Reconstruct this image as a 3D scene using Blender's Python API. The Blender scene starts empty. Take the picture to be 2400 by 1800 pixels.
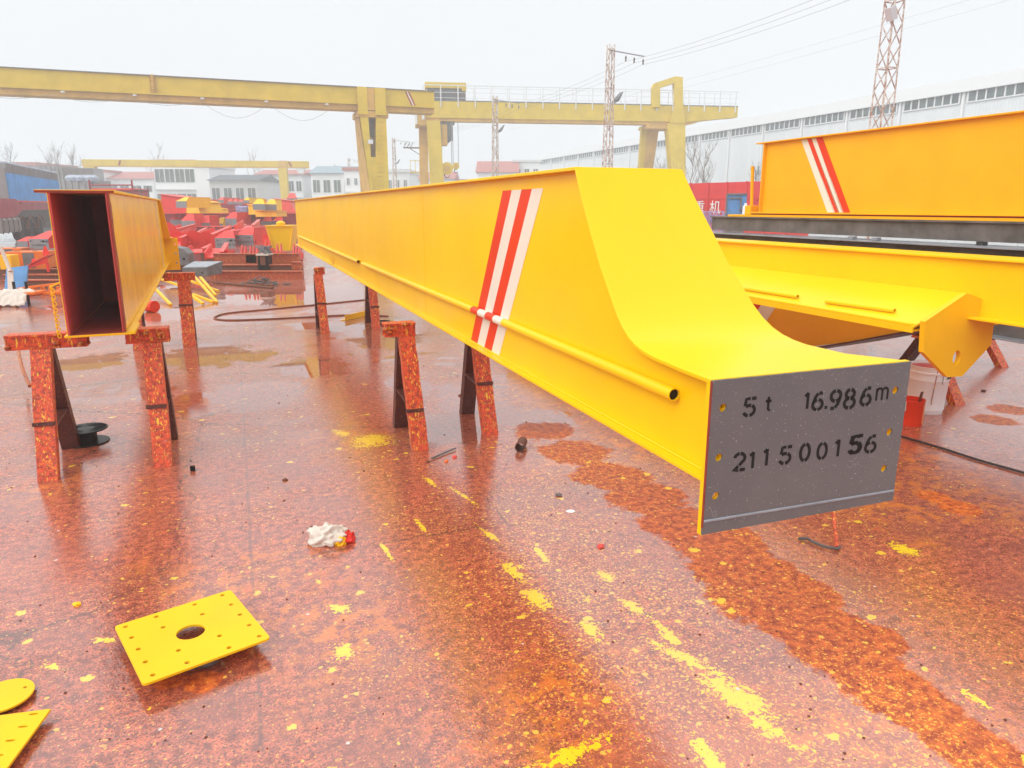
import bpy, bmesh, math, random
from mathutils import Vector, Matrix
R = math.radians
SC = bpy.context.scene
COL = SC.collection

# ------------------------------------------------------------------ camera, world, sun, exposure
FPX, CX, CY, CAMH, YH = 1700.0, 1200.0, 900.0, 1.5, 486.0
PITCH = math.atan((CY - YH) / FPX)
cam = bpy.data.cameras.new('camera'); camo = bpy.data.objects.new('camera', cam); COL.objects.link(camo)
camo.location = (0, 0, CAMH); camo.rotation_euler = (math.pi / 2 - PITCH, 0, 0)
cam.sensor_width = 36; cam.lens = 36 * FPX / 2400; cam.clip_start = 0.05; cam.clip_end = 2000
SC.camera = camo
SC.view_settings.view_transform = 'Standard'; SC.view_settings.look = 'None'
SC.view_settings.exposure = 0.55; SC.view_settings.gamma = 1
HAZE = 0.0042
SUN_EL, SUN_AZ = R(40), R(235)          # azimuth clockwise from +Y

w = bpy.data.worlds.new('World'); SC.world = w; w.use_nodes = True
nt = w.node_tree; nt.nodes.clear()
def N(nt, t, **k):
    n = nt.nodes.new(t)
    for a, b in k.items(): setattr(n, a, b)
    return n
out = N(nt, 'ShaderNodeOutputWorld'); bg = N(nt, 'ShaderNodeBackground')
sky = N(nt, 'ShaderNodeTexSky', sky_type='NISHITA', sun_disc=False, sun_elevation=SUN_EL, sun_rotation=SUN_AZ)
sky.dust_density = 4
hs = N(nt, 'ShaderNodeHueSaturation'); hs.inputs['Saturation'].default_value = 0.15; hs.inputs['Value'].default_value = 0.6
geo = N(nt, 'ShaderNodeTexCoord'); sep = N(nt, 'ShaderNodeSeparateXYZ')
cr = N(nt, 'ShaderNodeValToRGB')        # the cloud deck: brightest overhead, pale towards the horizon
el = cr.color_ramp.elements
el[0].position = 0.0; el[0].color = (6.85, 7.15, 7.4, 1)
el[1].position = 1.0; el[1].color = (12.5, 12.5, 12.5, 1)
e = el.new(0.28); e.color = (6.9, 7.15, 7.35, 1)
nz = N(nt, 'ShaderNodeTexNoise'); nz.inputs['Scale'].default_value = 1.6; nz.inputs['Detail'].default_value = 3
mr = N(nt, 'ShaderNodeMapRange'); mr.inputs['To Min'].default_value = 0.96; mr.inputs['To Max'].default_value = 1.04
mul = N(nt, 'ShaderNodeMixRGB', blend_type='MULTIPLY'); mul.inputs[0].default_value = 1
mix = N(nt, 'ShaderNodeMixRGB'); mix.inputs[0].default_value = 0.88
L = nt.links.new
L(geo.outputs['Generated'], sep.inputs[0]); L(sep.outputs['Z'], cr.inputs[0])
L(geo.outputs['Generated'], nz.inputs['Vector']); L(nz.outputs['Fac'], mr.inputs['Value'])
L(cr.outputs[0], mul.inputs[1]); L(mr.outputs[0], mul.inputs[2])
L(sky.outputs[0], hs.inputs['Color']); L(hs.outputs[0], mix.inputs[1]); L(mul.outputs[0], mix.inputs[2])
L(mix.outputs[0], bg.inputs['Color']); bg.inputs['Strength'].default_value = 0.1
L(bg.outputs[0], out.inputs['Surface'])

sl = bpy.data.lights.new('sun', 'SUN'); sl.energy = 1.25; sl.angle = R(55); sl.color = (1, 0.97, 0.92)
so = bpy.data.objects.new('sun', sl); COL.objects.link(so)
sd = Vector((math.sin(SUN_AZ) * math.cos(SUN_EL), math.cos(SUN_AZ) * math.cos(SUN_EL), math.sin(SUN_EL)))
so.rotation_euler = sd.to_track_quat('Z', 'Y').to_euler(); so.location = (0, 0, 30)
SC.cycles.max_bounces = 6; SC.cycles.diffuse_bounces = 3; SC.cycles.glossy_bounces = 3
SC.cycles.transmission_bounces = 3; SC.cycles.volume_bounces = 1; SC.cycles.transparent_max_bounces = 8
SC.cycles.caustics_reflective = False; SC.cycles.caustics_refractive = False
SC.cycles.sample_clamp_indirect = 6

# ------------------------------------------------------------------ where things stand (measured with the camera above)
_sp, _cp = math.sin(PITCH), math.cos(PITCH)
CAM = Vector((0, 0, CAMH))
def ray(x, y):
    u = (x - CX) / FPX; v = -(y - CY) / FPX
    return Vector((u, _cp + v * _sp, -_sp + v * _cp))
def onz(x, y, z=0.0):
    d = ray(x, y); return CAM + d * ((z - CAMH) / d.z)
def aty(x, y, Y):
    d = ray(x, y); return CAM + d * (Y / d.y)
def onplane(x, y, p, n):
    d = ray(x, y); return CAM + d * ((p - CAM).dot(n) / d.dot(n))
def dirvp(x):
    d = ray(x, YH); d.z = 0; return d.normalized()
D = dirvp(543); NN = Vector((D.y, -D.x, 0))       # the yard's axis (girders, towers, hall) and its normal
TH = math.atan2(NN.y, NN.x)
def W(s, c, z=0.0): return D * s + NN * c + Vector((0, 0, z))
class Frame:
    """upright plane through a point, x along u"""
    def __init__(s, P, u):
        s.o = Vector((P.x, P.y, 0)); s.u = Vector((u.x, u.y, 0)).normalized()
        s.n = Vector((-s.u.y, s.u.x, 0)); s.a = math.atan2(s.u.y, s.u.x)
    def xz(s, px, py, y=0.0):
        q = onplane(px, py, s.o + s.n * y, s.n); return ((q - s.o).dot(s.u), q.z)

# ------------------------------------------------------------------ mesh helpers
class MB:
    def __init__(s): s.v = []; s.f = []
    def add(s, vs, fs):
        b = len(s.v); s.v += [tuple(p) for p in vs]; s.f += [tuple(i + b for i in f) for f in fs]; return s
    def box(s, x0, x1, y0, y1, z0, z1, M=None):
        return s.hexa([(x0, y0, z0), (x1, y0, z0), (x1, y1, z0), (x0, y1, z0)],
                      [(x0, y0, z1), (x1, y0, z1), (x1, y1, z1), (x0, y1, z1)], M)
    def hexa(s, lo, hi, M=None):
        vs = [Vector(p) for p in list(lo) + list(hi)]
        if M is not None: vs = [M @ p for p in vs]
        return s.add(vs, [(3, 2, 1, 0), (4, 5, 6, 7), (0, 1, 5, 4), (1, 2, 6, 5), (2, 3, 7, 6), (3, 0, 4, 7)])
    def prism(s, poly, a, b, axis='y', M=None):
        n = len(poly)
        def P(p, t): return {'y': (p[0], t, p[1]), 'x': (t, p[0], p[1]), 'z': (p[0], p[1], t)}[axis]
        vs = [Vector(P(p, a)) for p in poly] + [Vector(P(p, b)) for p in poly]
        if M is not None: vs = [M @ p for p in vs]
        fs = [tuple(range(n)), tuple(range(2 * n - 1, n - 1, -1))]
        fs += [(i, i + n, (i + 1) % n + n, (i + 1) % n) for i in range(n)]
        return s.add(vs, fs)
    def bar(s, p, q, w, h=None, up=Vector((0, 0, 1))):
        p = Vector(p); q = Vector(q); h = h or w; t = (q - p).normalized()
        a = t.cross(up)
        if a.length < 1e-3: a = t.cross(Vector((1, 0, 0)))
        a.normalize(); b = a.cross(t).normalized()
        def sec(o): return [o - a * w / 2 - b * h / 2, o + a * w / 2 - b * h / 2, o + a * w / 2 + b * h / 2, o - a * w / 2 + b * h / 2]
        return s.hexa(sec(p), sec(q))
    def tube(s, pts, r, n=8, r1=None, caps=True):
        pts = [Vector(p) for p in pts]; m = len(pts); vs = []; a = None
        for i, p in enumerate(pts):
            t = (pts[min(i + 1, m - 1)] - pts[max(i - 1, 0)]).normalized()
            if a is None:
                a = t.cross(Vector((0, 0, 1)))
                if a.length < 1e-3: a = Vector((1, 0, 0))
            a = (a - t * a.dot(t)).normalized(); b = t.cross(a)
            rr = r if r1 is None else r + (r1 - r) * i / max(1, m - 1)
            vs += [p + (a * math.cos(2 * math.pi * k / n) + b * math.sin(2 * math.pi * k / n)) * rr for k in range(n)]
        fs = [(i * n + k, i * n + (k + 1) % n, (i + 1) * n + (k + 1) % n, (i + 1) * n + k) for i in range(m - 1) for k in range(n)]
        if caps: fs += [tuple(range(n))[::-1], tuple((m - 1) * n + k for k in range(n))]
        return s.add(vs, fs)
    def pipe(s, p, q, r, t=0.003, n=18):
        """open hollow tube"""
        p = Vector(p); q = Vector(q); ax = (q - p).normalized(); a = ax.cross(Vector((0, 0, 1)))
        if a.length < 1e-3: a = Vector((1, 0, 0))
        a.normalize(); b = ax.cross(a); vs = []
        for o, rr in ((p, r), (q, r), (q, r - t), (p, r - t)):
            vs += [o + (a * math.cos(2 * math.pi * k / n) + b * math.sin(2 * math.pi * k / n)) * rr for k in range(n)]
        fs = []
        for j in range(4):
            j2 = (j + 1) % 4
            fs += [(j * n + k, j * n + (k + 1) % n, j2 * n + (k + 1) % n, j2 * n + k) for k in range(n)]
        return s.add(vs, fs)
    def lathe(s, prof, o=(0, 0, 0), n=24, M=None):
        vs = []; m = len(prof)
        for r, z in prof:
            vs += [Vector((o[0] + r * math.cos(2 * math.pi * k / n), o[1] + r * math.sin(2 * math.pi * k / n), o[2] + z)) for k in range(n)]
        if M is not None: vs = [M @ p for p in vs]
        fs = [(i * n + k, i * n + (k + 1) % n, (i + 1) * n + (k + 1) % n, (i + 1) * n + k) for i in range(m - 1) for k in range(n)]
        if prof[0][0] > 1e-4: fs.append(tuple(range(n))[::-1])
        if prof[-1][0] > 1e-4: fs.append(tuple((m - 1) * n + k for k in range(n)))
        return s.add(vs, fs)
    def holed(s, outline, holes, t0, t1, M):
        """flat plate with real holes; 2d outline and [(x,y,rx,ry,rot)]; M maps (x,y,t)"""
        bm = bmesh.new(); es = []
        def loop(ps):
            vv = [bm.verts.new((p[0], p[1], 0)) for p in ps]
            return [bm.edges.new((vv[i], vv[(i + 1) % len(vv)])) for i in range(len(vv))]
        loops = [list(outline)]
        for h in holes:
            x, y, rx = h[:3]; ry = h[3] if len(h) > 3 else rx; ro = h[4] if len(h) > 4 else 0
            n = 24 if rx > .02 else 14; L_ = []
            for k in range(n):
                a = 2 * math.pi * k / n; px_, py_ = rx * math.cos(a), ry * math.sin(a)
                L_.append((x + px_ * math.cos(ro) - py_ * math.sin(ro), y + px_ * math.sin(ro) + py_ * math.cos(ro)))
            loops.append(L_)
        for l in loops: es += loop(l)
        bmesh.ops.triangle_fill(bm, edges=es, use_beauty=True, use_dissolve=False)
        bm.verts.index_update()
        flat = [v.co.copy() for v in bm.verts]; tris = [tuple(v.index for v in f.verts) for f in bm.faces]; bm.free()
        def P(x, y, t):
            return M @ Vector((x, y, t))
        s.add([P(v.x, v.y, t0) for v in flat], tris); s.add([P(v.x, v.y, t1) for v in flat], [f[::-1] for f in tris])
        for l in loops:
            n = len(l)
            s.add([P(p[0], p[1], t0) for p in l] + [P(p[0], p[1], t1) for p in l], [(i, (i + 1) % n, (i + 1) % n + n, i + n) for i in range(n)])
        return s
    def build(s, name, mat, parent=None, bevel=0, smooth=False, label=None):
        me = bpy.data.meshes.new(name); me.from_pydata(s.v, [], s.f)
        bm = bmesh.new(); bm.from_mesh(me)
        bmesh.ops.recalc_face_normals(bm, faces=bm.faces)
        bm.to_mesh(me); bm.free()
        me.materials.append(mat)
        o = bpy.data.objects.new(name, me); COL.objects.link(o)
        if parent is not None: o.parent = parent
        if bevel:
            md = o.modifiers.new('b', 'BEVEL'); md.width = bevel; md.segments = 2; md.limit_method = 'ANGLE'; md.angle_limit = R(40)
        if smooth:
            for p in me.polygons: p.use_smooth = True
            if hasattr(me, 'set_sharp_from_angle'): me.set_sharp_from_angle(angle=R(38))
        if label: o['label'] = label
        return o
def thing(name, label, cat, loc=(0, 0, 0), rz=0.0, group=None, rot=None):
    o = bpy.data.objects.new(name, None); COL.objects.link(o); o.location = loc
    o.rotation_euler = rot if rot else (0, 0, rz); o.empty_display_size = .1
    o['label'] = label; o['category'] = cat
    if group: o['group'] = group
    return o
def tag(o, label, cat, group=None):
    o['label'] = label; o['category'] = cat
    if group: o['group'] = group
    return o
def struct(o): o['kind'] = 'structure'; return o
def dup(root, loc, rz, label, group=None, scale=None):
    r = root.copy(); COL.objects.link(r); r.location = loc; r.rotation_euler = (0, 0, rz)
    if scale: r.scale = scale
    r['label'] = label
    if group: r['group'] = group
    for ch in list(root.children):
        c = ch.copy(); COL.objects.link(c); c.parent = r
        for g in list(ch.children):
            q = g.copy(); COL.objects.link(q); q.parent = c
    return r

# ------------------------------------------------------------------ materials
def base(name):
    m = bpy.data.materials.new(name); m.use_nodes = True; t = m.node_tree
    b = t.nodes['Principled BSDF']; return m, t, b
def noise(t, scale, detail=4, rough=.55, vec=None, dist=0):
    n = N(t, 'ShaderNodeTexNoise'); n.inputs['Scale'].default_value = scale; n.inputs['Detail'].default_value = detail
    n.inputs['Roughness'].default_value = rough; n.inputs['Distortion'].default_value = dist
    if vec is not None: t.links.new(vec, n.inputs['Vector'])
    return n.outputs['Fac']
def ramp(t, fac, a, b, ca=0.0, cb=1.0):
    n = N(t, 'ShaderNodeMapRange'); n.inputs['From Min'].default_value = a; n.inputs['From Max'].default_value = b
    n.inputs['To Min'].default_value = ca; n.inputs['To Max'].default_value = cb
    t.links.new(fac, n.inputs['Value']); return n.outputs[0]
def mixc(t, fac, a, b):
    n = N(t, 'ShaderNodeMixRGB')
    for i, x in ((0, fac), (1, a), (2, b)):
        if isinstance(x, (int, float)): n.inputs[i].default_value = x if i == 0 else (x, x, x, 1)
        elif isinstance(x, tuple): n.inputs[i].default_value = x + (1,) if len(x) == 3 else x
        else: t.links.new(x, n.inputs[i])
    return n.outputs[0]
def mathn(t, op, a, b=None):
    n = N(t, 'ShaderNodeMath', operation=op)
    for i, x in enumerate((a, b)):
        if x is None: continue
        if isinstance(x, (int, float)): n.inputs[i].default_value = x
        else: t.links.new(x, n.inputs[i])
    return n.outputs[0]
def bump(t, b, h, strength=.3, dist=.01):
    n = N(t, 'ShaderNodeBump'); n.inputs['Strength'].default_value = strength; n.inputs['Distance'].default_value = dist
    t.links.new(h, n.inputs['Height']); t.links.new(n.outputs[0], b.inputs['Normal']); return n
def objvec(t, scale=(1, 1, 1)):
    c = N(t, 'ShaderNodeTexCoord'); m = N(t, 'ShaderNodeMapping'); m.inputs['Scale'].default_value = scale
    t.links.new(c.outputs['Object'], m.inputs['Vector']); return m.outputs[0]
def paint(name, col, rough=.38, var=.12, scale=3.0, dirt=None, dirt_amt=.55, peel=.06, spec=.28, streak=True):
    """sprayed steel paint: slow tone changes, faint run marks, orange peel, a little dirt"""
    m, t, b = base(name); v = objvec(t)
    dk = tuple(c * (1 - var) for c in col); lt = tuple(min(1, c * (1 + var * .6)) for c in col)
    c = mixc(t, ramp(t, noise(t, scale, 5, .6, v), .35, .65), dk, lt)
    if streak:
        vs = objvec(t, (6, 6, .35)); c = mixc(t, ramp(t, noise(t, 4, 3, .5, vs), .55, .75, 0, .22), c, dk)
    if dirt:
        c = mixc(t, ramp(t, noise(t, 9, 8, .7, v, .4), dirt_amt, dirt_amt + .12, 0, .85), c, dirt)
    t.links.new(c, b.inputs['Base Color'])
    t.links.new(ramp(t, noise(t, 2.5, 3, .5, v), .3, .7, max(.03, rough - .05), rough + .05), b.inputs['Roughness'])
    b.inputs['Specular IOR Level'].default_value = spec
    bump(t, b, noise(t, 160, 2, .5, v), peel, .002)
    return m
def plain(name, col, rough=.5, metal=0.0, var=.1, scale=6):
    m, t, b = base(name); v = objvec(t)
    b.inputs['Specular IOR Level'].default_value = .5 if max(col) > .05 else .12
    dk = tuple(c * (1 - var) for c in col); lt = tuple(min(1, c * (1 + var)) for c in col)
    t.links.new(mixc(t, noise(t, scale, 4, .6, v), dk, lt), b.inputs['Base Color'])
    b.inputs['Roughness'].default_value = rough; b.inputs['Metallic'].default_value = metal
    return m
def glass(name, col, rough=.12):
    m, t, b = base(name); v = objvec(t)
    t.links.new(mixc(t, ramp(t, noise(t, .9, 2, .5, v), .4, .6), col, tuple(c * .6 for c in col)), b.inputs['Base Color'])
    b.inputs['Roughness'].default_value = rough; b.inputs['Specular IOR Level'].default_value = .7
    return m
def wetpaint(name, col, flat_col=None):
    """yellow girder paint with standing rain: glossier, droplets near the edges"""
    m = paint(name, col, .33, .05, 1.2, None, peel=.12)
    return m
def crust(name, a, bcol, ccol, dark=(.05, .01, .01)):
    """trestle steel caked with years of overspray: lumpy red with vertical yellow runs"""
    m, t, b = base(name); v = objvec(t); vz = objvec(t, (1, 1, .16))
    c = mixc(t, ramp(t, noise(t, 45, 5, .7, v), .36, .56), dark, a)
    c = mixc(t, ramp(t, noise(t, 9, 6, .75, v, .6), .60, .64), c, ccol)
    c = mixc(t, ramp(t, noise(t, 95, 4, .65, vz, .3), .59, .625), c, bcol)
    c = mixc(t, ramp(t, noise(t, 16, 4, .7, vz, .5), .66, .68), c, bcol)
    c = mixc(t, ramp(t, noise(t, 70, 4, .7, v), .66, .70), c, (.42, .36, .42))
    t.links.new(c, b.inputs['Base Color']); b.inputs['Roughness'].default_value = .42
    bump(t, b, noise(t, 55, 6, .7, v), .9, .006); return m

YEL = (.94, .605, .003); ORG = (.92, .455, .004)
M = {}
M['yellow'] = wetpaint('wet_yellow_paint', YEL)
M['yellow2'] = paint('yellow_paint', (.93, .54, .004), .4, .06)
M['yellow_misty'] = paint('fogged_yellow_paint', (.93, .58, .02), .22, .05, 5, streak=False)
M['orange'] = paint('amber_paint', ORG, .45, .05)
M['crane_yellow'] = paint('weathered_crane_yellow', (.70, .50, .040), .6, .12, .8, (.55, .36, .08), .66)
M['crane_brown'] = paint('blotchy_brown_crane_yellow', (.66, .40, .09), .65, .2, .8, (.34, .15, .06), .58)
M['plate'] = None
M['stripe_red'] = paint('red_stripe_paint', (.76, .045, .008), .4, .06)
M['stripe_white'] = paint('white_stripe_paint', (.80, .76, .66), .4, .04)
M['primer'] = paint('maroon_primer', (.30, .045, .030), .5, .2, 7, (.06, .015, .01), .64)
M['primer_in'] = paint('dark_maroon_primer_inside', (.60, .090, .085), .6, .15, 5, spec=.1)
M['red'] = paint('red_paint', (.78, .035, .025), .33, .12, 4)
M['red2'] = paint('pale_red_and_sheen_paint', (.80, .10, .085), .3, .15, 4)  # paler red; on top faces the wet sky reflection is put into this colour
M['wall_red'] = paint('red_sheet', (.62, .03, .03), .5, .1, 1)
M['steel'] = paint('bare_grey_steel', (.17, .18, .19), .42, .25, 8, (.08, .05, .03), .66)
M['plate_far'] = paint('pale_grey_primed_plate', (.25, .26, .28), .4, .12, 5)
M['dsteel'] = paint('dark_mill_steel', (.15, .135, .13), .38, .35, 5, (.12, .05, .03), .62)
M['lsteel'] = paint('wet_mill_steel', (.30, .33, .37), .22, .2, 5, (.12, .07, .05), .68)
M['black'] = plain('black_plastic', (.012, .013, .014), .3, 0, .2)
M['crust'] = crust('caked_red_paint', (.74, .085, .020), (.88, .54, .04), (.80, .22, .03), (.28, .030, .014))
M['crust_y'] = crust('caked_yellow_paint', (.55, .10, .01), (.85, .50, .02), (.80, .42, .02))
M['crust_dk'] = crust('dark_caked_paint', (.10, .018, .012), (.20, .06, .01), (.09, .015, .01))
M['rust'] = crust('rusty_rail_paint', (.52, .09, .03), (.80, .36, .05), (.62, .14, .03), (.16, .04, .02))
M['rust2'] = plain('brown_rust', (.16, .06, .035), .7, .2, .4, 20)
M['tower'] = None
M['white'] = plain('white_render', (.82, .84, .85), .8, 0, .05, .6)
M['white2'] = plain('grey_render', (.64, .66, .67), .85, 0, .08, .6)
M['roof_pink'] = plain('faded_red_tiles', (.42, .16, .14), .8, 0, .15, 3)
M['roof_grey'] = plain('grey_tiles', (.10, .12, .14), .8, 0, .15, 3)
M['roof_blue'] = plain('blue_grey_tiles', (.24, .33, .38), .8, 0, .1, 3)
M['win'] = glass('dull_window_glass', (.10, .14, .14))
M['hall_wall'] = None
M['hall_win'] = glass('hall_window_glass', (.10, .14, .15), .2)
M['trim'] = plain('white_metal_trim', (.72, .74, .75), .5, 0, .04)
M['blue'] = paint('worn_blue_paint', (.10, .30, .62), .5, .2, 4, (.30, .27, .22), .6)
M['contblue'] = paint('truck_blue_sheet', (.15, .44, .85), .5, .15, 2, (.28, .32, .36), .62)
M['contgrey'] = paint('grey_sheet', (.34, .34, .35), .6, .12, 2)
M['tarp'] = plain('silver_blue_tarp', (.45, .52, .62), .45, 0, .3, 7)
M['tyre'] = plain('tyre_rubber', (.03, .03, .032), .8)
M['alu'] = plain('brushed_tank_metal', (.24, .22, .20), .35, .6, .2, 3)
M['maroon'] = paint('maroon_truck_paint', (.34, .03, .05), .4, .15, 3)
M['orange_bar'] = paint('orange_barrier_paint', (.85, .19, .02), .35, .1, 5)
M['cloth'] = plain('dirty_white_cloth', (.66, .60, .53), .9, 0, .12, 18)
M['bark'] = plain('bare_bark', (.20, .17, .15), .9, 0, .2, 8)
M['wire'] = plain('wire_grey', (.30, .31, .33), .6)
M['cable'] = plain('dark_cable', (.045, .03, .028), .5)
M['rust_cable'] = plain('muddy_cable', (.22, .07, .04), .6)
M['pail'] = plain('white_pail_plastic', (.90, .91, .92), .3, 0, .03)
M['ink'] = plain('black_ink', (.02, .02, .02), .6)
M['lilac'] = plain('violet_wire_bundle', (.40, .38, .62), .6, 0, .3, 9)
M['panel'] = plain('lamp_face', (.55, .55, .58), .4)
M['char_white'] = plain('white_sign_paint', (.80, .80, .80), .5)

def plate_mat():
    m, t, b = base('grey_primed_plate'); v = objvec(t); vb = objvec(t, (.25, 1, 6))
    c = mixc(t, noise(t, 60, 3, .6, vb), (.118, .122, .130), (.165, .168, .178))
    c = mixc(t, ramp(t, noise(t, 3.5, 5, .6, v), .4, .7, 0, .7), c, (.175, .172, .178))
    vo = N(t, 'ShaderNodeTexVoronoi'); vo.inputs['Scale'].default_value = 150; vo.inputs['Randomness'].default_value = 1
    t.links.new(v, vo.inputs['Vector'])
    vo2 = N(t, 'ShaderNodeTexVoronoi'); vo2.inputs['Scale'].default_value = 62; t.links.new(v, vo2.inputs['Vector'])
    r1 = N(t, 'ShaderNodeSeparateColor'); t.links.new(vo.outputs['Color'], r1.inputs[0])
    r2 = N(t, 'ShaderNodeSeparateColor'); t.links.new(vo2.outputs['Color'], r2.inputs[0])
    d1 = mathn(t, 'MULTIPLY', ramp(t, vo.outputs['Distance'], .10, .24, 1, 0), ramp(t, r1.outputs[0], .78, .8))
    d2 = mathn(t, 'MULTIPLY', ramp(t, vo2.outputs['Distance'], .08, .17, 1, 0), ramp(t, r2.outputs[1], .70, .74))
    dd = mathn(t, 'MAXIMUM', d1, d2)
    # fine scratches
    ms = N(t, 'ShaderNodeTexNoise'); ms.inputs['Scale'].default_value = 9; ms.inputs['Detail'].default_value = 1; ms.inputs['Distortion'].default_value = 2.5
    t.links.new(v, ms.inputs['Vector'])
    sc_ = mathn(t, 'MULTIPLY', ramp(t, mathn(t, 'ABSOLUTE', mathn(t, 'SUBTRACT', ms.outputs['Fac'], .5)), .0015, .004, 1, 0), ramp(t, noise(t, 5, 2, .5, v), .56, .6))
    c = mixc(t, mathn(t, 'MULTIPLY', sc_, .6), c, (.5, .5, .5))
    c = mixc(t, mathn(t, 'MULTIPLY', dd, .55), c, (.5, .5, .52))  # raindrop glints put into the colour as lighter specks
    t.links.new(c, b.inputs['Base Color']); b.inputs['Roughness'].default_value = .36; b.inputs['Specular IOR Level'].default_value = .35
    bump(t, b, dd, .5, .002); return m
M['plate'] = plate_mat()
def tower_mat():
    m, t, b = base('rusting_white_lattice'); v = objvec(t)
    c = mixc(t, ramp(t, noise(t, 5, 6, .7, v), .46, .56), (.62, .57, .52), (.36, .20, .13))
    t.links.new(c, b.inputs['Base Color']); b.inputs['Roughness'].default_value = .7; return m
M['tower'] = tower_mat()
def hall_mat():
    m, t, b = base('white_ribbed_cladding'); v = objvec(t)
    wv = N(t, 'ShaderNodeTexWave', bands_direction='X'); wv.inputs['Scale'].default_value = 1.1; t.links.new(v, wv.inputs['Vector'])
    c = mixc(t, ramp(t, noise(t, .5, 4, .6, objvec(t, (2, 2, .2))), .4, .7, 0, .5), (.66, .70, .72), (.54, .58, .60))
    t.links.new(c, b.inputs['Base Color']); b.inputs['Roughness'].default_value = .5
    bump(t, b, wv.outputs['Fac'], .3, .05); return m
M['hall_wall'] = hall_mat()

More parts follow.
